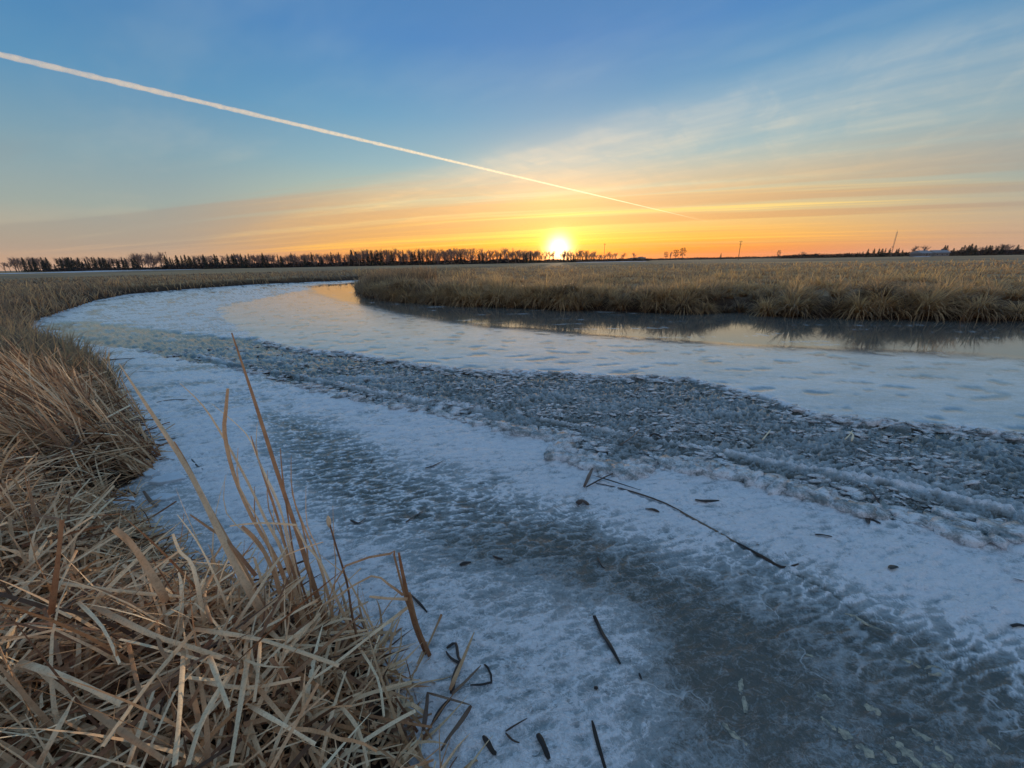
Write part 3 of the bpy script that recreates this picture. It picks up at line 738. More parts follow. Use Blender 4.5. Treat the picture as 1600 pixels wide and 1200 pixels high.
# ------------------------------------------------------------------ broken ice
def chunk_shape(sub, seed):
    r = np.random.default_rng(seed)
    t = (1 + 5 ** .5) / 2
    V = np.array([(-1, t, 0), (1, t, 0), (-1, -t, 0), (1, -t, 0), (0, -1, t), (0, 1, t), (0, -1, -t), (0, 1, -t), (t, 0, -1), (t, 0, 1), (-t, 0, -1), (-t, 0, 1)], float)
    F = np.array([(0, 11, 5), (0, 5, 1), (0, 1, 7), (0, 7, 10), (0, 10, 11), (1, 5, 9), (5, 11, 4), (11, 10, 2), (10, 7, 6), (7, 1, 8), (3, 9, 4), (3, 4, 2), (3, 2, 6), (3, 6, 8), (3, 8, 9), (4, 9, 5), (2, 4, 11), (6, 2, 10), (8, 6, 7), (9, 8, 1)])
    V /= np.linalg.norm(V, axis=1, keepdims=True)
    if sub:
        Vl = [tuple(v) for v in V]; cache = {}; F2 = []
        def midp(a, b_):
            k = (min(a, b_), max(a, b_))
            if k not in cache:
                v = (np.array(Vl[a]) + np.array(Vl[b_])) / 2; Vl.append(tuple(v / np.linalg.norm(v))); cache[k] = len(Vl) - 1
            return cache[k]
        for a, b_, c in F:
            ab, bc, ca = midp(a, b_), midp(b_, c), midp(c, a); F2 += [(a, ab, ca), (b_, bc, ab), (c, ca, bc), (ab, bc, ca)]
        V = np.array(Vl); F = np.array(F2)
    V = np.sign(V) * np.abs(V) ** 0.75
    V *= r.uniform(0.72, 1.22, (len(V), 1)); V *= np.array([r.uniform(.8, 1.5), r.uniform(.55, 1.0), r.uniform(.2, .36)])
    return V, F
CH = [chunk_shape(0, i) for i in range(8)]
CHB = [mesh('ice_chunk', *chunk_shape(1, 50 + i), None, True) for i in range(10)]
for m_ in CHB: m_.materials.append(M_CHUNK)
def scatter_chunks():
    n = 60000
    a = U(math.radians(-55), math.radians(58), n); d = HC / np.tan(np.radians(U(8.5, 38, n)))
    x, y = d * np.sin(a), d * np.cos(a)
    sR = sdist(x, y, RUB); sS = sdist(x, y, SLAB)
    edge_lo = sm(sR, 0.45, 0.05)
    band = (sR > 0.0) & (fbm(x * 1.1, y * 2.2, 151, 3) + 0.45 * edge_lo > 0.02) & (sS < 0) | ((sR > -0.04) & (sR < 0.14) & (U(0, 1, n) < .6))
    x, y, d, sR = x[band], y[band], d[band], sR[band]
    x, y, d, sR = x[:7000], y[:7000], d[:7000], sR[:7000]; n = len(x)
    h = ice_fields(x, y)[0] - 0.01
    s = (0.007 + 0.026 * U(0, 1, n) ** 3.0) * (1 + 0.9 * sm(sR, 0.5, 0.05)) * (1 + .05 * d)
    big = np.argsort(-(s / d))
    rub = bpy.data.objects.new('ice_chunk', CHB[0])
    for k, i in enumerate(big[:290]):
        o = bpy.data.objects.new('ice_chunk', CHB[k % 10]); COL.objects.link(o); o.parent = ICE
        o.location = (x[i], y[i], h[i] + s[i] * .15); o.scale = (s[i] * 1.5, s[i] * 1.4, s[i] * 2.3)
        o.rotation_euler = (random.uniform(-.3, .3), random.uniform(-.3, .3), random.uniform(-.9, .9))
    bpy.data.objects.remove(rub)
    rest = big[290:]; Vs, Fs, nn = [], [], 0
    for c in range(8):
        ii = rest[c::8]; V0, F0 = CH[c]; k = len(ii)
        ra = rng.normal(-.2, .35, k); ti = rng.normal(0, .16, k); str_ = U(1.0, 2.1, k)
        ca, sa = np.cos(ra), np.sin(ra)
        V = V0[None] * s[ii][:, None, None]
        V[..., 0] *= str_[:, None]
        X = V[..., 0] * ca[:, None] - V[..., 1] * sa[:, None]; Y = V[..., 0] * sa[:, None] + V[..., 1] * ca[:, None]
        Z = V[..., 2] + V[..., 0] * ti[:, None]
        V = np.stack([X + x[ii][:, None], Y + y[ii][:, None], Z + h[ii][:, None] + s[ii][:, None] * .1], -1)
        Vs.append(V.reshape(-1, 3)); Fs.append((F0[None] + (np.arange(k) * len(V0))[:, None, None]).reshape(-1, 3) + nn); nn += k * len(V0)
    obj('ice_rubble', mesh('ice_rubble', np.concatenate(Vs), np.concatenate(Fs), None, True), M_CHUNK, ICE, kind='stuff')
scatter_chunks()

# thin slabs pushed up where the inlet meets the reeds
def slab(px, py, wx, wy, th, rot, label, tilt=0.05):
    p = px_z(px, py); n = 9
    r = np.random.default_rng(int(px + py)); ang = np.sort(r.uniform(0, 2 * np.pi, n)); rad = r.uniform(.75, 1.1, n)
    top = np.stack([np.cos(ang) * rad * wx, np.sin(ang) * rad * wy, np.full(n, th)], -1); bot = top.copy(); bot[:, 2] = -0.01; bot[:, :2] *= 1.05
    inn = top * np.array([.9, .9, 1]); inn[:, 2] += .004
    V = np.concatenate([bot, top, inn, [[0, 0, th + .005]]])
    F = []
    for i in range(n):
        j = (i + 1) % n
        F += [(i, j, n + j), (i, n + j, n + i), (n + i, n + j, 2 * n + j), (n + i, 2 * n + j, 2 * n + i), (2 * n + i, 2 * n + j, 3 * n)]
    o = obj('ice_slab', mesh('ice_slab', V, F), M_SLAB, label=label, cat='ice slab', loc=(p.x, p.y, ice_h(p.x, p.y) - .01))
    o.rotation_euler = (tilt, tilt * .5, rot)
M_SLAB = plain('slab_ice', (0.55, 0.62, 0.68), 0.3, 0.5, 0.3, 18)
slab(268, 748, .17, .10, .025, .2, 'pale flat ice slab lying at the mouth of the inlet')
slab(238, 742, .09, .06, .035, -.5, 'small ice slab wedged against the reed roots behind the inlet')
slab(262, 775, .13, .07, .018, .5, 'grey ice slab at the near side of the inlet')
slab(192, 785, .12, .06, .030, .1, 'frosted ice slab tucked under the reeds at the head of the inlet', .12)

# ------------------------------------------------------------------ hand-placed leaves
def strip(name, pts, width, tone, mat=M_REED, label=None, cat='reed leaf', parent=None, sub=3, fold=0.35, tip=0.25, base=1.0, facing=None, lens=False):
    P = densify(pts, sub); n = len(P)
    V = []; T = []; A = []
    camp = Vector((0, 0, HC))
    for i, p in enumerate(P):
        s = i / (n - 1)
        d = (P[min(i + 1, n - 1)] - P[max(i - 1, 0)]).normalized()
        look = facing if facing is not None else (camp - p).normalized()
        tw = 0.5 * math.sin(3.1 * s + (pts[0][0] * 7 % 3))
        side = d.cross(look + Vector((tw, 0.2 * tw, 0))).normalized(); nor = side.cross(d)
        hw = width * .5 * (base + (tip - base) * s ** 1.5) * ((.25 + .75 * math.sin(math.pi * (.06 + .88 * s)) ** .6) if lens else 1) * (1 + .12 * math.sin(9 * s + pts[0][1] * 5))
        V += [p - side * hw, p + nor * (hw * fold), p + side * hw]; T += [tone] * 3; A += [s] * 3
    F = []
    for i in range(n - 1):
        for q in (0, 1): F.append((i * 3 + q, i * 3 + q + 1, (i + 1) * 3 + q + 1, (i + 1) * 3 + q))
    c = Vector(pts[0]); V = [tuple(v - c) for v in V]
    return obj(name, mesh(name, V, F, dict(tone=T, along=A), True), mat, parent, label=label, cat=cat if label else None, loc=c)

def up(pl, t0, t1, **kw):      # standing blade: pixel track from base to tip, depth running t0..t1
    n = len(pl); return [px_t(a, b_, t0 + (t1 - t0) * i / (n - 1)) for i, (a, b_) in enumerate(pl)]
S = 'standing_reed'
strip(S, up([(512, 985), (470, 850), (430, 728), (395, 618), (362, 520)], 2.05, 2.15), .026, .30, label='tallest brown reed blade, reaching up past the far ice rubble', cat='reed', tip=.35)
strip(S, up([(425, 985), (362, 870), (300, 745), (240, 650), (186, 568)], 1.75, 1.95), .034, .60, label='broad straw-coloured reed blade slanting up left over the inlet', cat='reed', tip=.12, fold=.6)
strip(S, up([(430, 985), (378, 885), (325, 790), (290, 722), (272, 690)], 1.78, 1.9), .024, .38, label='shorter brown blade lying against the broad straw one', cat='reed', tip=.2)
strip(S, up([(475, 975), (444, 868), (415, 812), (390, 759), (353, 690), (318, 635), (281, 599)], 1.95, 2.15), .017, .80, label='long grey reed blade arching left with a pale tip', cat='reed', tip=.2)
strip(S, up([(470, 985), (437, 884), (394, 809), (365, 740), (351, 677), (353, 640), (356, 607)], 1.95, 2.05), .019, .45, label='reed blade with a squarely snapped top beside the tallest one', cat='reed', tip=.8)
strip(S, up([(480, 960), (450, 850), (437, 790), (406, 724), (384, 677), (331, 631)], 2.05, 2.25), .011, .97, label='thin pale arching blade between the snapped and tallest ones', cat='reed', tip=.25)
strip(S, up([(487, 980), (450, 868), (434, 809), (412, 743), (392, 681)], 2.0, 2.05), .015, .33, label='rusty straight blade just left of the tallest one', cat='reed', tip=.4)
strip(S, up([(492, 975), (462, 880), (449, 800), (441, 740), (438, 700)], 2.05, 2.1), .011, .28, label='thin russet blade crossing the tallest one halfway up', cat='reed', tip=.4)
strip(S, up([(560, 1010), (528, 940), (500, 877), (478, 852), (463, 823), (459, 820), (406, 817), (359, 822)], 1.95, 1.9), .013, .82, label='grey blade bent flat to the left in a sharp elbow', cat='reed', tip=.5, sub=2)
strip(S, up([(320, 975), (302, 887), (281, 862), (270, 834)], 1.72, 1.7), .016, 1.0, label='short pale orange curled blade tip by the inlet ice', cat='reed', tip=.6)
strip(S, up([(360, 960), (331, 890), (306, 843), (277, 804)], 1.78, 1.85), .010, .95, label='thin whitish blade pointing up left in front of the inlet ice', cat='reed', tip=.3)
strip(S, up([(400, 900), (356, 846), (331, 828), (297, 804)], 1.8, 1.85), .015, .30, label='short dark brown blade leaning left below the broad straw one', cat='reed', tip=.4)
strip(S, up([(450, 985), (430, 900), (405, 850), (378, 822)], 1.85, 1.9), .020, .35, label='stout brown blade stub behind the bent grey one', cat='reed', tip=.7)
strip(S, up([(530, 1010), (505, 900), (480, 835), (462, 790), (456, 760)], 2.0, 2.1), .014, .5, label='tan blade rising just right of the tallest one', cat='reed', tip=.3)
strip(S, up([(260, 940), (238, 900), (205, 850), (178, 826)], 1.55, 1.5), .026, .50, label='broad tan blade poking up from the near mat at left', cat='reed', tip=.8)
strip(S, up([(80, 960), (90, 880), (97, 812)], 1.45, 1.45), .018, .25, label='dark brown upright blade near the left edge of the mat', cat='reed', tip=.7)
strip(S, [px_z(663, 1016, .0), px_t(633, 933, 2.05), px_t(616, 868, 1.92), px_t(610, 865, 1.9), px_t(540, 884, 1.85), px_t(513, 940, 1.85)], .013, .36, label='brown blade folded over like a hairpin at the clump edge', cat='reed', tip=.5, sub=2)
strip(S, [px_z(668, 1020, .0), px_t(647, 973, 1.93), px_t(632, 910, 1.87), px_t(623, 863, 1.82)], .030, .22, label='thick rusty upright blade standing alone in the ice', cat='reed', tip=.35)
strip(S, [px_z(672, 1026, .0), px_t(652, 975, 1.93), px_t(640, 925, 1.88)], .020, .3, label='short rusty blade pressed against the lone upright one', cat='reed', tip=.5)
strip(S, [px_t(630, 930, 1.88), px_t(606, 912, 1.86), px_t(580, 900, 1.85), px_t(523, 934, 1.8), px_t(480, 960, 1.8)], .011, .5, label='thin roof-shaped blade leaning on the lone upright one', cat='reed', tip=.5, sub=2)
strip(S, [px_t(637, 936, 1.86), px_t(605, 935, 1.84), px_t(577, 932, 1.82)], .013, .6, label='short level blade caught on the lone upright one', cat='reed', tip=.7)
strip(S, [px_t(637, 949, 1.86), px_t(587, 987, 1.72), px_t(527, 1034, 1.6), px_t(490, 1060, 1.5)], .014, .9, label='long straw blade slung from the lone upright one down to the mat', cat='reed', tip=.6)
strip(S, [px_z(690, 960, 0.02), px_z(668, 1010, .03), px_z(648, 1050, .04)], .014, .4, label='bent brown blade on the ice right of the lone upright one', cat='reed', tip=.6)
for q, (bx_, tx_, ty_, tn_, w_) in enumerate([(440, 372, 700, .55, .010), (452, 418, 735, .4, .009), (468, 402, 660, .7, .008), (478, 455, 712, .35, .010), (500, 478, 760, .6, .008), (462, 428, 780, .85, .009),
                                               (430, 398, 760, .3, .011), (505, 520, 790, .5, .008), (446, 352, 742, .8, .008)]):
    strip(S, up([(bx_ + 12, 985), ((bx_ + tx_) / 2 + 12, (985 + ty_) / 2), (tx_ + 2, ty_ + 60), (tx_, ty_)], 1.9 + .03 * q, 2.0 + .03 * q), w_, tn_, tip=.25,
          label=['thin tan stalk whose tip stops level with the inlet slabs', 'thin brown stalk inside the cluster of tall blades', 'fine pale stalk left of the tallest blade, nearly as high', 'thin rusty stalk just right of the tallest blade',
                 'fine tan stalk, second to the right of the tallest blade', 'short pale stalk low in the cluster of tall blades', 'dark thin stalk low at the left of the cluster', 'fine stalk left of the seed head stalk, leaning right',
                 'fine pale stalk leaning far left over the broad straw blade'][q], cat='reed')
st = thing('cattail_stalk', 'dark cattail stalk with a small worn seed head, right of the tall blades', 'cattail stalk', px_z(560, 1010, .15))
def stalk():
    P = densify(up([(562, 1015), (550, 960), (542, 910), (525, 853), (514, 815)], 1.86, 1.9), 3)
    base = st.location
    V, F = tube([p - base for p in P], [.006 - .0025 * i / len(P) for i in range(len(P))], 6)
    obj('stem', mesh('stem', V, F, dict(tone=np.full(len(V), .15), along=np.full(len(V), .5)), True), M_REED, st)
    q = [px_t(515, 824, 1.9), px_t(514, 819, 1.9), px_t(513, 812, 1.9), px_t(512, 806, 1.9)]
    V, F = tube([p - base for p in q], [.004, .010, .011, .004], 7)
    obj('seed_head', mesh('seed_head', V, F, dict(tone=np.full(len(V), .8), along=np.full(len(V), .8)), True), M_REED, st)
stalk()

# large leaves on top of the near mat: parts of the clump
MATL = [([(147, 947), (233, 990), (300, 1012), (363, 1033)], .020, .66, .62), ([(67, 907), (183, 923), (283, 932)], .016, .8, .60), ([(303, 983), (410, 1000), (530, 1040)], .016, .72, .62),
        ([(287, 1017), (281, 1110), (273, 1197)], .017, .82, .66), ([(407, 1000), (403, 1050), (397, 1097)], .014, .7, .6), ([(328, 1027), (340, 1060), (357, 1107)], .018, .85, .64),
        ([(390, 1013), (373, 1117), (360, 1198)], .018, .84, .6), ([(497, 937), (450, 962), (400, 987)], .012, .92, .5), ([(122, 940), (160, 980), (187, 1037)], .013, 1., .66),
        ([(0, 1007), (30, 970), (60, 943)], .012, .95, .64), ([(0, 925), (30, 912), (63, 907)], .010, .95, .62), ([(302, 987), (233, 1067), (160, 1167)], .015, .8, .66),
        ([(367, 1043), (320, 1117), (293, 1197)], .019, .8, .62), ([(390, 1103), (433, 1127), (493, 1163)], .014, 1., .5), ([(30, 935), (80, 950), (112, 965)], .012, .8, .66),
        ([(30, 1034), (110, 1062), (190, 1100)], .022, .85, .66), ([(200, 1000), (215, 1070), (240, 1140)], .015, .3, .62), ([(70, 950), (85, 1000), (95, 1040)], .016, .25, .66),
        ([(490, 970), (440, 1010), (412, 1040)], .013, .9, .52), ([(530, 1100), (560, 1140), (575, 1198)], .013, .75, .45), ([(560, 1010), (590, 1060), (600, 1120)], .012, .9, .35),
        ([(330, 975), (320, 930), (333, 898)], .014, .35, .66), ([(245, 970), (250, 1010), (262, 1030)], .015, .3, .62), ([(120, 860), (100, 900), (70, 960)], .012, .6, .6),
        ([(420, 1195), (450, 1120), (500, 1040)], .015, .85, .5), ([(500, 1195), (520, 1110), (540, 1050)], .014, .8, .45), ([(60, 1195), (100, 1120), (115, 1090)], .015, .6, .68),
        ([(200, 1195), (215, 1150), (240, 1080)], .014, .75, .66), ([(130, 1100), (200, 1150), (260, 1190)], .018, .35, .66), ([(300, 1060), (380, 1075), (470, 1060)], .014, .7, .6)]
for pl, w_, tn, z in MATL:
    strip('leaf', [px_z(a, b_, z + .03 * math.sin(i * 2.1 + a)) for i, (a, b_) in enumerate(pl)], w_, tn, parent=fore, tip=.7, base=.95)

# ------------------------------------------------------------------ debris on the ice
def on_ice(pl, lift=.012):
    out = []
    for a, b_ in pl:
        p = px_z(a, b_, 0.0); out.append(Vector((p.x, p.y, ice_h(p.x, p.y) - .01 + lift)))
    return out
UPV = Vector((0, 0, 1))
def debris(pl, w_, tone, label, mat=M_WET, lift=.010, name='fallen_reed', cat='reed scrap', tip=.5, base=.8, sub=3, group=None, fold=.3):
    o = strip(name, on_ice(pl, lift), w_ * 1.5, tone, mat, label, cat, tip=tip, base=base, facing=UPV, sub=sub, fold=fold, lens=True)
    if group: o['group'] = group
    return o
debris([(928, 965), (940, 990), (952, 1010), (969, 1041)], .030, .05, 'dark wet leaf strip frozen into the pale ice, nearest centre')
debris([(925, 1130), (932, 1160), (944, 1200), (950, 1225)], .016, .05, 'narrow dark leaf running off the bottom of the picture')
debris([(930, 757), (975, 765), (1040, 792), (1100, 820)], .014, .35, 'long thin reed stem along the crack in the snowy ice', base=.9, name='fallen_reed', cat='reed scrap')
debris([(1062, 803), (1100, 820), (1150, 848)], .030, .95, 'tan broken stem lying further down the crack', name='fallen_reed', cat='reed scrap', fold=.8, base=.6)
debris([(1150, 848), (1190, 872), (1222, 886), (1247, 884)], .024, .1, 'dark hooked end of the stem in the crack', name='fallen_reed', cat='reed scrap', fold=.8)
debris([(912, 768), (920, 750), (927, 733)], .030, .7, 'pale upright leaf stub where the crack begins', lift=.03)
debris([(915, 768), (945, 752), (984, 728)], .018, .15, 'dark twig leaning across the start of the crack', lift=.03, name='twig', cat='twig')
debris([(925, 747), (950, 757), (1000, 772)], .014, .05, 'black twig crossing the leaning one at the crack', lift=.025, name='twig', cat='twig')
debris([(901, 792), (910, 786), (920, 793)], .045, .4, 'small folded brown leaf on the snowy ice below the twigs', lift=.02)
debris([(1085, 785), (1100, 787), (1123, 786)], .035, .05, 'dark leaf patch melted into the snow above the tan stem')
debris([(1008, 796), (1018, 799), (1030, 802)], .03, .2, 'small dark leaf just above the crack')
debris([(1272, 839), (1285, 840), (1299, 843)], .022, .02, 'black sliver of leaf on the bluish snow band')
debris([(1387, 895), (1394, 890), (1402, 890)], .028, .02, 'black teardrop leaf alone on the right snow band')
debris([(1181, 852), (1186, 854)], .02, .05, 'tiny dark leaf speck above the hooked stem')
debris([(1578, 981), (1590, 980), (1603, 983)], .02, .05, 'dark leaf sliver at the right edge of the ice')
debris([(1580, 909), (1600, 911)], .01, .1, 'thin dark leaf at the right edge, higher up')
debris([(664, 734), (678, 729), (693, 723)], .022, .05, 'dark twig on the snow left of centre', name='twig', cat='twig')
debris([(580, 728), (583, 718)], .016, .05, 'tiny upright twig at the edge of the rough grey ice', lift=.03, name='twig', cat='twig')
debris([(634, 818), (645, 808), (660, 800)], .016, .3, 'thin brown twig on the rippled ice below centre left', name='twig', cat='twig')
debris([(548, 815), (560, 820), (572, 812)], .02, .15, 'brown leaf scrap beside the seed head stalk')
debris([(138, 570), (170, 565), (212, 561)], .05, .05, 'dark wet branch on the ice off the left reeds', name='branch', cat='branch', fold=.8)
debris([(245, 630), (270, 626), (303, 625)], .03, .75, 'rust brown leaf on the ice left of the tall blades')
debris([(208, 583), (225, 581), (241, 583)], .022, .6, 'small rusty leaf on the ice near the dark branch')
debris([(226, 772), (236, 787), (247, 798)], .025, .9, 'grey wedge of leaf stuck in the inlet ice', lift=.04)
debris([(300, 720), (309, 730), (318, 736)], .014, .1, 'dark stem end behind the broad straw blade', name='twig', cat='twig')
debris([(967, 700), (985, 690), (1000, 676)], .02, .6, 'reed piece leaning out of the rubble near the small ridge', lift=.05)
debris([(990, 620), (1000, 607), (1013, 601)], .016, .4, 'thin twig in the rubble near the far sheet', lift=.05, name='twig', cat='twig')
debris([(1328, 698), (1331, 686), (1325, 680)], .018, 1., 'pale bent straw piece upright in the rubble', mat=M_REED, lift=.06)
debris([(1318, 694), (1326, 684), (1330, 679)], .014, 1., 'second pale straw piece crossing the bent one in the rubble', mat=M_REED, lift=.05)
debris([(1190, 690), (1197, 684), (1203, 676)], .016, 1., 'small straw scrap on the rubble left of the bent straw', mat=M_REED, lift=.04)
debris([(1347, 757), (1362, 775), (1383, 800)], .016, .3, 'brown twig slanting across the lower rubble edge', lift=.04, name='twig', cat='twig')
debris([(1560, 800), (1580, 812), (1600, 825)], .016, .3, 'brown twig at the far right of the lower rubble', lift=.04, name='twig', cat='twig')
debris([(1355, 822), (1357, 812), (1375, 822)], .03, .1, 'dark leaf in a melt hollow below the rubble edge')
debris([(1015, 683), (1022, 682), (1034, 684)], .04, .05, 'dark leaf at the head of the long pressure ridge', lift=.02)
debris([(1002, 1065), (998, 1054)], .012, .0, 'tiny black fleck beside the dark wet strip')
debris([(933, 871), (940, 886), (946, 889)], .014, .0, 'black fleck at the edge of the dark ice')
debris([(718, 884), (727, 882), (736, 880)], .03, .1, 'dark leaf melted into the ripples below centre')
debris([(770, 870), (778, 874), (786, 876)], .02, .05, 'small dark leaf in a ripple right of the melted one')
# stubble in the ice right of the clump
debris([(704, 1092), (722, 1050), (742, 1000)], .020, .45, 'broken brown leaf angled up out of the ice beside the clump', mat=M_REED, lift=.05, cat='reed scrap', tip=.3)
debris([(706, 1094), (712, 1060), (722, 1040)], .024, .2, 'short dark stub at the foot of the angled leaf', lift=.03)
debris([(706, 1094), (725, 1075), (752, 1047)], .014, .9, 'pale leaf edge spreading right from the dark stub', lift=.03)
debris([(735, 1073), (768, 1070), (762, 1045), (756, 1042)], .012, .05, 'thin dark triangle of leaf frozen in the ice', sub=2)
debris([(677, 1135), (692, 1110), (706, 1097)], .018, .1, 'dark stem running from the clump to the stub', lift=.02, name='fallen_reed', cat='reed scrap')
debris([(668, 1093), (705, 1103), (735, 1113)], .010, .95, 'thin pale stem crossing toward the notch', lift=.04, name='fallen_reed', cat='reed scrap')
debris([(737, 1112), (722, 1135), (700, 1165), (690, 1182)], .018, .7, 'brown leaf folded down from the notch', lift=.03)
debris([(663, 1155), (668, 1120), (670, 1095)], .020, .6, 'upright stub of leaf at the clump foot', lift=.05)
debris([(698, 1015), (712, 1008), (716, 1030), (722, 1042), (705, 1032), (697, 1020)], .018, .1, 'dark curled leaf ring frozen in the ice', sub=3)
debris([(790, 1148), (805, 1138), (824, 1127)], .008, .3, 'hair-thin twig on the ice right of the stubs', name='twig', cat='twig')
debris([(790, 1150), (800, 1160), (812, 1166)], .008, .3, 'second hair-thin twig bending from the first', name='twig', cat='twig')
debris([(755, 1155), (762, 1165), (770, 1178), (776, 1182)], .022, .05, 'dark shard of leaf in a hollow near the bottom')
debris([(840, 1150), (848, 1165), (858, 1190)], .03, .0, 'dark sunken leaf patch at the bottom centre')
debris([(640, 930), (655, 945), (668, 960)], .016, .05, 'black leaf end lying on ice behind the lone upright blade')
def pebble(px, py, r):
    p = px_z(px, py); V, F = chunk_shape(1, 5); V = V * np.array([r, r, r * .5])
    obj('pebble', mesh('pebble', V, F, None, True), plain('dark_stone', (.02, .018, .018), .4), label='small round black pebble on the pale near ice', cat='pebble', loc=(p.x, p.y, ice_h(p.x, p.y) - .004))
pebble(931, 1078, .011)

# yellowish lumps of frozen foam in the dark near ice
def foam_mat():
    m, N, b = new_mat('frozen_foam')
    geo = N.n('ShaderNodeNewGeometry'); n = N.noise(geo.outputs['Position'], 45, 5, .65)
    N.put(b.inputs['Base Color'], N.mix(N.ss(n, .35, .65), (0.15, 0.16, 0.14), (0.46, 0.43, 0.32))); b.inputs['Roughness'].default_value = .4
    return m
M_FOAM = foam_mat()
FOAM = [([(1160, 1058), (1157, 1075), (1163, 1090), (1166, 1112)], .030, 'upright string of three foam lumps in the dark near ice'), ([(1276, 1080), (1285, 1086), (1298, 1092)], .034, 'small oval foam lump in the dark ice, upper one'),
        ([(1284, 1118), (1295, 1130), (1307, 1140)], .026, 'narrow foam ring at the head of the long lump'), ([(1310, 1138), (1330, 1150), (1350, 1168), (1366, 1176)], .055, 'largest long yellowish foam lump in the dark ice'),
        ([(1353, 1098), (1362, 1106), (1376, 1112)], .038, 'short rounded foam lump above the largest one'), ([(1393, 1150), (1405, 1162), (1425, 1182), (1440, 1200)], .042, 'slanting foam streak by the bottom edge, right of the largest'),
        ([(1425, 1138), (1440, 1145), (1456, 1155)], .040, 'curled foam lump above the slanting streak'), ([(1455, 1160), (1475, 1175), (1495, 1195), (1520, 1210)], .034, 'faint foam streak trailing to the bottom right'),
        ([(1542, 1156), (1552, 1161), (1565, 1168)], .036, 'isolated yellow foam lump near the right edge'), ([(1445, 1043), (1458, 1040), (1472, 1045), (1468, 1052), (1450, 1052)], .016, 'round pale foam ring in the dark ice'),
        ([(1407, 1028), (1425, 1034), (1440, 1040)], .022, 'slim pale foam sliver beside the round ring'), ([(1260, 1022), (1268, 1024), (1274, 1027)], .025, 'tiny pale foam spot farthest from the bottom'),
        ([(1380, 1172), (1392, 1182), (1400, 1192)], .035, 'stubby foam lump touching the bottom of the slanting streak'), ([(1130, 1128), (1145, 1145), (1168, 1162)], .026, 'faint foam streak left of the largest lump'),
        ([(1455, 1195), (1468, 1198), (1480, 1204)], .035, 'foam lump cut by the bottom edge'), ([(1320, 958), (1335, 963), (1350, 974), (1382, 985)], .020, 'twisted pale ridge of ice ending the long crack')]
def foam(pl, w_, label):
    P = densify(on_ice(pl, .0), 4); n = len(P); V = []; F = []; c = P[0]
    for i, p in enumerate(P):
        s = i / (n - 1); d = (P[min(i + 1, n - 1)] - P[max(i - 1, 0)]); d.z = 0; d.normalize(); side = Vector((d.y, -d.x, 0))
        hw = w_ * .62 * (math.sin(math.pi * (0.08 + .84 * s)) ** .6) * (1 + .35 * math.sin(i * 1.9 + c.x * 20) + .2 * random.uniform(-1, 1))
        for q in range(5):
            t = q / 4 * 2 - 1; V.append(tuple(p - c + side * hw * t + UPV * (.005 * (1 - t * t) * (1 + .3 * random.random()) - .003)))
    for i in range(n - 1):
        for q in range(4): F.append((i * 5 + q, i * 5 + q + 1, (i + 1) * 5 + q + 1, (i + 1) * 5 + q))
    obj('foam_lump', mesh('foam_lump', V, F, None, True), M_FOAM, label=label, cat='frozen foam', group='frozen foam lumps in the dark near ice', loc=c)
for a in FOAM: foam(*a)

# ------------------------------------------------------------------ trees on the horizon
M_BARK = plain('bark', (0.12, 0.09, 0.08), .9, .1); M_TWIG = plain('twigs', (0.24, 0.17, 0.15), .9, .1)
M_NEEDLE = plain('needles', (0.030, 0.040, 0.028), .9, .1, .4, .6)
def spruce(seed, slim=1.0, gappy=0.0):
    r = random.Random(seed); V = []; F = []
    H = 1.0; z = .06
    while z < .97:
        R = .19 * slim * (1 - z) ** .8 * r.uniform(.75, 1.2) + .012
        if r.random() > gappy:
            nb = 7
            for k in range(nb):
                a = 2 * math.pi * (k + r.random() * .8) / nb; rr = R * r.uniform(.6, 1.25); wd = .55
                c, s = math.cos(a), math.sin(a); drop = rr * r.uniform(.15, .5)
                i = len(V)
                V += [(0, 0, z + .035), (rr * math.cos(a - wd * .5) * .62, rr * math.sin(a - wd * .5) * .62, z - drop * .5), (rr * c, rr * s, z - drop), (rr * math.cos(a + wd * .5) * .62, rr * math.sin(a + wd * .5) * .62, z - drop * .6), (0, 0, z - .03)]
                F += [(i, i + 1, i + 2), (i, i + 2, i + 3), (i + 4, i + 2, i + 1), (i + 4, i + 3, i + 2)]
        z += .030 + .012 * r.random()
    Vt, Ft = tube([(0, 0, -.02), (0, 0, .5), (0.003, 0, 1.0)], [.016, .010, .002], 5)
    t = np.array(Ft)
    return mesh('crown', V, F), mesh('trunk', Vt, t)
def bare(seed, spread=.5, upright=.75, n1=9):
    r = random.Random(seed); crown = []; trunk = []
    top = (r.uniform(-.03, .03), 0, r.uniform(.5, .7))
    Vt, Ft = tube([(0, 0, -.02), (0, 0, .2), top], [.020, .016, .008], 5)
    def br(p, d, L, rad, lev):
        q = p + d * L * .5; q2 = q + (d + Vector((r.uniform(-.3, .3), r.uniform(-.3, .3), .18))).normalized() * L * .5
        crown.append(tube([p, q, q2], [rad, rad * .7, rad * .4], 3))
        if lev <= 0: return
        for k in range(6 if lev > 1 else 6):
            s = r.uniform(.1, 1.0); b0 = p + (q2 - p) * s
            nd = (d + Vector((r.uniform(-1, 1), r.uniform(-1, 1), r.uniform(-.2, .9))) * .75).normalized()
            br(b0, nd, L * r.uniform(.45, .65), rad * .6, lev - 1)
    for k in range(n1):
        a = 2 * math.pi * k / n1 + r.random(); z = r.uniform(.06, .60); t = min(1, z / top[2])
        d = Vector((math.cos(a) * spread, math.sin(a) * spread, upright)).normalized()
        br(Vector((top[0] * t, 0, z)), d, (1 - z) * r.uniform(.42, .62), .0075, 2)
    V, F = join(crown)
    return mesh('branches', V, F), mesh('trunk', Vt, Ft)
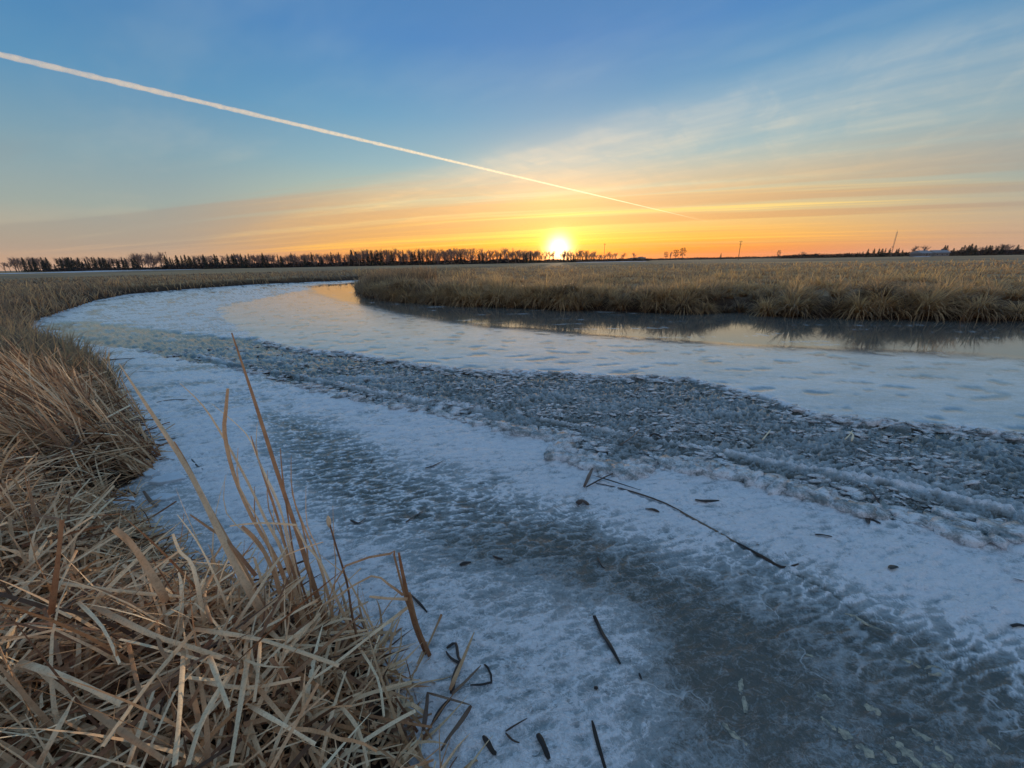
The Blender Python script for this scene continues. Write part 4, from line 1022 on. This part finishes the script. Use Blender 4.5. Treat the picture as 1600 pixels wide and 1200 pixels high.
def pine(seed):
    r = random.Random(seed); V = []; F = []
    for k in range(150):
        z = r.uniform(.35, 1.0); rad = .26 * math.sqrt(max(.02, 1 - ((z - .62) / .42) ** 2)) * r.uniform(.4, 1.0); a = r.uniform(0, 6.28)
        c = np.array([math.cos(a) * rad, math.sin(a) * rad, z])
        for j in range(3):
            i = len(V); V += [tuple(c + np.array([r.uniform(-.05, .05), r.uniform(-.05, .05), r.uniform(-.03, .03)])) for _ in range(3)]; F.append((i, i + 1, i + 2))
    Vt, Ft = tube([(0, 0, -.02), (0.01, 0, .5), (-.01, 0, .92)], [.02, .014, .004], 5)
    return mesh('crown', V, F), mesh('trunk', Vt, Ft)
SPR = [spruce(i, [1, .75, 1.3, .9, 1.1][i % 5], [0, .1, 0, .25, .05][i % 5]) for i in range(6)]
BARE = [bare(20 + i, [.45, .7, .35, .6][i % 4], [.9, .7, 1.0, .8][i % 4]) for i in range(6)]
PINE = [pine(40 + i) for i in range(3)]
for c, t in SPR + PINE: c.materials.append(M_NEEDLE); t.materials.append(M_BARK)
for c, t in BARE: c.materials.append(M_TWIG); t.materials.append(M_BARK)
def base_z(x, y): return float(land_h(np.array([x]), np.array([y]))[0][0])
tree_count = 0
def tree(kind, px, top, Y, label, group=None, wide=1.0):
    global tree_count
    src = {'spruce': SPR, 'bare': BARE, 'pine': PINE}[kind]; c, t = src[tree_count % len(src)]; tree_count += 1
    tp = px_y(px, top, Y); gz = 0.62
    # foot lies straight below the top
    nm = {'spruce': 'spruce_tree', 'bare': 'bare_tree', 'pine': 'pine_tree'}[kind]
    o = thing(nm, label, 'tree', (tp.x, tp.y, gz), group)
    h = max(1.5, tp.z - gz)
    wd_ = h * wide * {'spruce': 1.25, 'bare': 1.2, 'pine': 1.15}[kind] * random.uniform(.8, 1.25)
    s = (wd_, wd_, h)
    o.scale = s; o.rotation_euler = (0, 0, random.uniform(0, 6.28))
    obj(c.name.split('.')[0], c, None, o); obj('trunk', t, None, o)
def row(x0, x1, step, kind, top0, top1, Y, label, group, wide=1.0):
    x = x0; k_ = 0
    while x < x1:
        f = (x - x0) / max(1, x1 - x0); amp = random.random()
        k_ += 1
        tree(kind, x, top0 + (top1 - top0) * f + amp * amp * 12 - 3.5, Y * random.uniform(.94, 1.08), ordinal(k_) + ' from left: ' + label, group, wide)
        x += step * (.62 if kind == 'bare' else .8) * random.uniform(.4, 1.6)
row(2, 30, 8, 'bare', 402, 402, 330, 'wispy bare tree at the far left edge', 'bare trees at the far left')
row(33, 78, 8.5, 'spruce', 404, 405, 300, 'dark spruce in the short leftmost row', 'leftmost spruces')
row(36, 76, 8, 'bare', 401, 402, 340, 'faint bare tree behind the leftmost spruces', 'bare trees behind the leftmost spruces')
row(84, 200, 6.0, 'spruce', 405, 404, 310, 'small spruce in the long row above the snow strip', 'spruces above the snow strip')
row(90, 205, 8, 'bare', 401, 400, 350, 'faint bare tree behind the long spruce row at left', 'bare trees behind the long spruce row')
row(205, 222, 8, 'spruce', 404, 403, 310, 'dark spruce beside the pale rounded bare trees', 'spruces beside the rounded bare trees')
row(210, 252, 7, 'bare', 394, 393, 320, 'pale tall rounded bare tree left of the leaning thin mast', 'rounded bare trees at left', .9)
row(256, 372, 6.5, 'spruce', 401, 399, 300, 'ragged spruce in the row right of the thin mast', 'ragged spruces right of the thin mast')
row(300, 372, 9, 'bare', 398, 396, 340, 'thin bare tree among the ragged spruces', 'bare trees among the ragged spruces')
row(360, 560, 5.0, 'bare', 398, 396, 300, 'bushy bare tree in the dense belt left of the bend', 'bushy bare trees of the dense belt')
row(375, 560, 13, 'spruce', 398, 396, 290, 'spruce poking out of the dense dark belt', 'spruces of the dense belt')
row(548, 720, 6.0, 'spruce', 391, 397, 290, 'pointed spruce in the belt above the river point', 'pointed spruces above the river point')
row(555, 830, 7, 'bare', 388, 386, 300, 'bare tree silhouetted against the orange sky left of the sun', 'bare trees left of the sun')
row(720, 850, 11, 'spruce', 397, 398, 300, 'small spruce among the bare trees just left of the sun', 'small spruces left of the sun')
row(790, 866, 7, 'bare', 391, 392, 320, 'glowing bare tree right beside the sun', 'bare trees beside the sun')
row(882, 930, 7, 'spruce', 399, 399, 320, 'little spruce just right of the sun', 'little spruces right of the sun')
row(880, 992, 7, 'bare', 388, 396, 330, 'sparse bare tree right of the sun by the tall pole', 'sparse bare trees right of the sun')
tree('bare', 702, 383, 300, 'tallest bare tree in the belt left of the sun', None, .9)
tree('bare', 752, 384, 300, 'thin spiky bare tree nearest left of the sun glow', None, .5)
tree('pine', 1041, 393, 330, 'left small pine of the isolated trio right of the sun', None, .8)
tree('bare', 1049, 391, 330, 'bare tree in the middle of the isolated trio right of the sun', None, .7)
tree('pine', 1057, 390, 330, 'dense pine of the isolated group right of the sun')
tree('pine', 1068, 387, 330, 'tallest rightmost pine of the isolated group right of the sun')
tree('spruce', 1127, 395, 340, 'lone little spruce between the isolated group and the utility pole')
tree('pine', 1218, 391, 330, 'dark round-topped pine alone right of the utility pole', None, .9)
tree('bare', 1257, 391, 350, 'low wide bare tree right of the round-topped pine', None, 1.3)
row(1340, 1420, 9, 'spruce', 392, 390, 280, 'low dark evergreen around the tall mast', 'evergreens near the tall mast', 1.3)
tree('bare', 1431, 382, 270, 'wide bare tree above the house roofs, left one', None, 1.1)
tree('bare', 1448, 381, 275, 'wide bare tree above the house roofs, right one', None, 1.1)
row(1478, 1600, 9, 'spruce', 386, 385, 250, 'evergreen in the thick right hedge', 'evergreens of the right hedge', 1.4)
row(1515, 1600, 12, 'bare', 381, 382, 255, 'bare tree standing up from the right hedge', 'bare trees of the right hedge')
tree('spruce', 1520, 380, 240, 'tallest evergreen of the thick right hedge', None, 1.0)

# undergrowth below the tree rows
def scrub(name, x0, x1, htop, Y, n, label, tone, seed=0):
    r = np.random.default_rng(seed); a = px_y(x0, 405, Y); b_ = px_y(x1, 405, Y)
    s = r.uniform(0, 1, n); x = a.x + (b_.x - a.x) * s; y = Y + r.uniform(-12, 12, n)
    hh = htop * (0.55 + 0.6 * fbm(x * .07, x * 0 + seed, 161, 4)); hh = np.clip(hh, .3, None)
    z = .55 + r.uniform(0, 1, n) ** 1.2 * hh
    w_ = r.uniform(.25, .8, n)
    d = r.normal(0, 1, (n, 3, 3)) * w_[:, None, None]; V = np.stack([x, y, z], -1)[:, None, :] + d * np.array([1, .6, .5])
    V[..., 2] = np.maximum(V[..., 2], .3)
    obj(name, mesh(name, V.reshape(-1, 3), np.arange(n * 3).reshape(-1, 3)), tone, kind='stuff', label=label, cat='undergrowth')
M_SCRUB = plain('scrub', (0.045, 0.036, 0.034), .95, .05, .4, .3)
scrub('undergrowth', 255, 580, 5.2, 300, 26000, 'dark tangle of undergrowth beneath the dense tree belt left of the bend', M_SCRUB, 1)
scrub('undergrowth', 570, 820, 5.0, 300, 20000, 'dark undergrowth beneath the trees above the river point', M_SCRUB, 2)
scrub('undergrowth', 80, 260, 2.8, 305, 7000, 'thin undergrowth beneath the long spruce row at left', M_SCRUB, 3)
scrub('undergrowth', 815, 1010, 3.4, 330, 9000, 'low sparse undergrowth below the sun', M_SCRUB, 4)
scrub('undergrowth', 1225, 1430, 4.2, 300, 12000, 'low dark hedge left of the farmhouses', M_SCRUB, 5)
scrub('undergrowth', 1470, 1680, 5.0, 250, 14000, 'thick dark hedge at the far right', M_SCRUB, 6)
scrub('undergrowth', 1000, 1230, 3.0, 420, 9000, 'thin line of brush on the horizon right of the sun', M_SCRUB, 7)

# ------------------------------------------------------------------ poles, mast, houses
M_POLE = plain('weathered_pole', (0.07, 0.055, 0.05), .85, .1); M_STEEL = plain('galvanised_steel', (.12, .11, .11), .5, .4, metal=.5)
def pole(px, top, Y, label, arms=((.94, 1.1),), w_=.14):
    tp = px_y(px, top, Y); h = tp.z - .5
    o = thing('utility_pole', label, 'utility pole', (tp.x, tp.y, .5))
    V, F = tube([(0, 0, 0), (0, 0, h)], [w_, w_ * .7], 8); obj('post', mesh('post', V, F), M_POLE, o)
    for f, L in arms:
        obj('crossarm', mesh('crossarm', *box(-L, L, -.06, .06, h * f - .07, h * f + .07)), M_POLE, o)
        for q in (-.85, 0.0, .85):
            Vi, Fi = tube([(q * L, 0, h * f + .072), (q * L, 0, h * f + .3)], [.06, .04], 6); obj('insulator', mesh('insulator', Vi, Fi), M_STEEL, o)
pole(1158, 376, 230, 'wooden utility pole standing alone on the horizon right of the sun', ((.95, .9), (.80, .7)), .17)
pole(945, 380, 260, 'thin dark utility pole just right of the sun', ((.93, .7),), .15)
pole(258, 393, 280, 'thin pale utility pole rising from the left spruces', ((.95, .5),), .14)
def mast(px, top, Y):
    tp = px_y(px, top, Y); h = tp.z - .6; o = thing('radio_mast', 'tall thin lattice mast behind the low hedge, left of the farmhouses', 'mast', (tp.x, tp.y, .6))
    for k in range(3):
        a = k * 2.094; V, F = tube([(.3 * math.cos(a), .3 * math.sin(a), 0), (.3 * math.cos(a), .3 * math.sin(a), h)], [.05, .05], 5); obj('leg', mesh('leg', V, F), M_STEEL, o)
    n = 18; parts = []
    for i in range(n):
        for k in range(3):
            a, b_ = k * 2.094, (k + 1) * 2.094; z0, z1 = h * i / n, h * (i + 1) / n
            parts.append(tube([(.3 * math.cos(a), .3 * math.sin(a), z0), (.3 * math.cos(b_), .3 * math.sin(b_), z1)], [.03, .03], 3))
    obj('bracing', mesh('bracing', *join(parts)), M_STEEL, o)
    obj('antenna', mesh('antenna', *box(-1.0, .1, -.1, .1, h * .40, h * .40 + .25)), M_STEEL, o)
    V, F = tube([(0, 0, h), (0, 0, h + 1.2)], [.05, .03], 5); obj('lightning_rod', mesh('lightning_rod', V, F), M_STEEL, o)
mast(1402, 362, 230)
M_WALL = plain('house_wall', (.17, .17, .18), .8); M_ROOFS = plain('snowy_roof', (.26, .28, .31), .6); M_ROOFD = plain('dark_roof', (.07, .06, .06), .8); M_WIN = plain('window_glass', (.03, .035, .045), .1, .6, .1)
def house(px, base, Y, w_, d_, hw, hr, roof_m, label, rot=0.1, nwin=3):
    p = px_y(px, base, Y); o = thing('farmhouse', label, 'house', (p.x, p.y, .5)); o.rotation_euler = (0, 0, rot)
    obj('wall', mesh('wall', *box(-w_, w_, -d_, d_, 0, hw)), M_WALL, o)
    V = [(-w_ - .4, -d_ - .4, hw), (w_ + .4, -d_ - .4, hw), (w_ + .4, d_ + .4, hw), (-w_ - .4, d_ + .4, hw), (-w_ - .4, 0, hw + hr), (w_ + .4, 0, hw + hr)]
    me = bpy.data.meshes.new('roof'); me.from_pydata([(a, b_, c + .01) for a, b_, c in V], [], [(0, 1, 5, 4), (2, 3, 4, 5), (0, 4, 3), (1, 2, 5), (0, 3, 2, 1)]); rf = obj('roof', me, roof_m, o)
    obj('chimney', mesh('chimney', *box(w_ * .4, w_ * .4 + .6, -.3, .3, hw + hr * .5, hw + hr + .7)), M_WALL, rf)
    for k in range(nwin):
        x = -w_ + (k + .5) * 2 * w_ / nwin
        f = obj('window', mesh('window', *box(x - .55, x + .55, -d_ - .06, -d_ - .003, hw * .35, hw * .75)), M_ROOFS, o)
        obj('pane', mesh('pane', *box(x - .42, x + .42, -d_ - .07, -d_ - .062, hw * .39, hw * .71)), M_WIN, f)
    obj('door', mesh('door', *box(-.5, .5, -d_ - .05, -d_ - .004, 0, 2)), M_ROOFD, o) if nwin == 2 else None
house(1438, 400, 235, 3.6, 3, 1.9, 1.6, M_ROOFS, 'snow-roofed farmhouse behind the hedge, the left of two', .15, 2)
house(1464, 399, 240, 3.9, 3, 2.1, 1.5, M_ROOFS, 'snow-roofed farmhouse behind the hedge, the right of two', -.1, 3)
def elevator(px, top, Y, w_, label):
    tp = px_y(px, top, Y); h = tp.z - .5; o = thing('grain_elevator', label, 'grain elevator', (tp.x, tp.y, .5))
    obj('wall', mesh('wall', *box(-w_, w_, -w_, w_, 0, h * .8)), M_WALL, o)
    obj('head_house', mesh('head_house', *box(-w_ * .5, w_ * .5, -w_ * .5, w_ * .5, h * .8 + .01, h)), M_WALL, o)
elevator(988, 402.5, 900, 7, 'grey-violet grain elevator on the horizon, the left of two')
elevator(1001, 401, 900, 9, 'grey-violet grain elevator on the horizon, the right of two')

# thin snow lying in the far field
M_SNOW = plain('old_snow', (.72, .77, .85), .6, .3, .1, .3)
def snow_patch(x0, x1, Y, dY):
    a = px_y(x0, 405, Y); b_ = px_y(x1, 405, Y); n = 40; V = []; F = []
    for i in range(n + 1):
        s = i / n; x = a.x + (b_.x - a.x) * s; wv = math.sin(math.pi * s) ** .5 * (1 + .4 * math.sin(s * 23) + .2 * math.sin(s * 51))
        g0 = max(base_z(x, Y), base_z(x, Y - dY * .4), base_z(x, Y + dY * .4))
        V += [(x, Y - dY * wv * .5, g0 + .02), (x, Y, g0 + .16), (x, Y + dY * wv * .5, g0 + .02)]
    for i in range(n): F += [(i * 3, i * 3 + 3, i * 3 + 4, i * 3 + 1), (i * 3 + 1, i * 3 + 4, i * 3 + 5, i * 3 + 2)]
    obj('snow_patch', mesh('snow_patch', V, F, None, True), M_SNOW, kind='structure')
snow_patch(-20, 125, 190, 26); snow_patch(95, 190, 205, 34); snow_patch(130, 215, 275, 60); snow_patch(225, 300, 250, 26); snow_patch(900, 1010, 260, 30); snow_patch(1428, 1450, 215, 5)
# snow tongues at the far left waterline
for i, (a, b_, y0) in enumerate([(318, 345, 447), (355, 385, 445.3)]):
    pass

# ------------------------------------------------------------------ contrail
def contrail():
    H = 700.0
    d0, d1 = px_dir(-60, 70), px_dir(1112, 347.5)
    A = Vector((d0.x, d0.y, d0.z)) * (H / d0.z); B = Vector((d1.x, d1.y, d1.z)) * (H / d1.z)
    n, k = 500, 9; V = []; F = []; ss_ = []; ax = []
    dirv = (B - A).normalized(); side = dirv.cross(UPV).normalized(); L = (B - A).length
    for i in range(n + 1):
        s = i / n; t = s ** 1.6
        p = A + (B - A) * t
        age = 1 - t
        wdt = (2.2 + 15.0 * age ** .85) * (1 + .22 * float(perlin(np.array([t * L / 35.0]), np.array([3.3]), 7)[0]))
        wob = side * float(perlin(np.array([t * L / 60]), np.array([1.3]), 3)[0]) * wdt * .12
        for q in range(k):
            a = 2 * math.pi * q / k
            V.append(tuple(p + wob + side * math.cos(a) * wdt + UPV * math.sin(a) * wdt * .6)); ss_.append(t); ax.append(0)
    for i in range(n):
        for q in range(k): F.append((i * k + q, i * k + (q + 1) % k, (i + 1) * k + (q + 1) % k, (i + 1) * k + q))
    m, N, b = new_mat('contrail_ice'); nt = m.node_tree
    geo = N.n('ShaderNodeNewGeometry'); lw = N.n('ShaderNodeLayerWeight'); lw.inputs[0].default_value = .35
    mpc = N.n('ShaderNodeMapping'); N.put(mpc.inputs[0], geo.outputs['Position']); mpc.inputs[2].default_value = (0, 0, -math.atan2(dirv.y, dirv.x)); mpc.inputs[3].default_value = (.12, 1, 1)
    nz = N.noise(mpc.outputs[0], .05, 3, .55)
    core = N.m('SUBTRACT', 1.0, lw.outputs['Facing'])
    al = N.m('MULTIPLY', N.m('POWER', N.ss(core, .0, 1.0), 1.3), N.m('ADD', .58, N.m('MULTIPLY', N.ss(nz, .3, .7), .42)))
    al = N.m('MULTIPLY', al, N.m('MULTIPLY', N.mixf(N.ss(N.attr('t'), 0.0, .6), .42, 1.0), N.ss(N.attr('t'), 1.0, .965)), clamp=True)
    tr = N.n('ShaderNodeBsdfTransparent'); tl = N.n('ShaderNodeBsdfTranslucent'); df = N.n('ShaderNodeBsdfDiffuse')
    tl.inputs[0].default_value = (.60, .54, .42, 1); df.inputs[0].default_value = (.32, .29, .22, 1)
    ad = N.n('ShaderNodeAddShader'); nt.links.new(tl.outputs[0], ad.inputs[0]); nt.links.new(df.outputs[0], ad.inputs[1])
    em = N.n('ShaderNodeEmission'); N.put(em.inputs[0], N.mix(N.ss(N.attr('t'), 0.0, .5), (.34, .29, .19), (1.0, .80, .42))); em.inputs[1].default_value = 0.95  # trail glows by itself, in place of sunlight falling on it
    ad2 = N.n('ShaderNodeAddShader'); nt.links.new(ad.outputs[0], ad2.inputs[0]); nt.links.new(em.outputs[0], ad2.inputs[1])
    mx = N.n('ShaderNodeMixShader'); nt.links.new(al, mx.inputs[0]); nt.links.new(tr.outputs[0], mx.inputs[1]); nt.links.new(ad2.outputs[0], mx.inputs[2])
    nt.links.new(mx.outputs[0], nt.nodes['Material Output'].inputs[0])
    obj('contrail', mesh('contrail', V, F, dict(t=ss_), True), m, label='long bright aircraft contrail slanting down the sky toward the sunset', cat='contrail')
contrail()

# ------------------------------------------------------------------ thin evening haze over the plain
def haze():
    m = bpy.data.materials.new('haze'); m.use_nodes = True; nt = m.node_tree
    nt.nodes.remove(nt.nodes['Principled BSDF']); v = nt.nodes.new('ShaderNodeVolumePrincipled')
    v.inputs['Color'].default_value = (.92, .90, .95, 1); v.inputs['Density'].default_value = 0.00007; v.inputs['Anisotropy'].default_value = 0.55
    nt.links.new(v.outputs[0], nt.nodes['Material Output'].inputs['Volume'])
    V, F = box(-2500, 2500, -2500, 2500, -1.4, 24)
    obj('haze', mesh('haze', V, F), m, kind='stuff', label='thin warm evening haze lying over the whole plain', cat='haze')
haze()
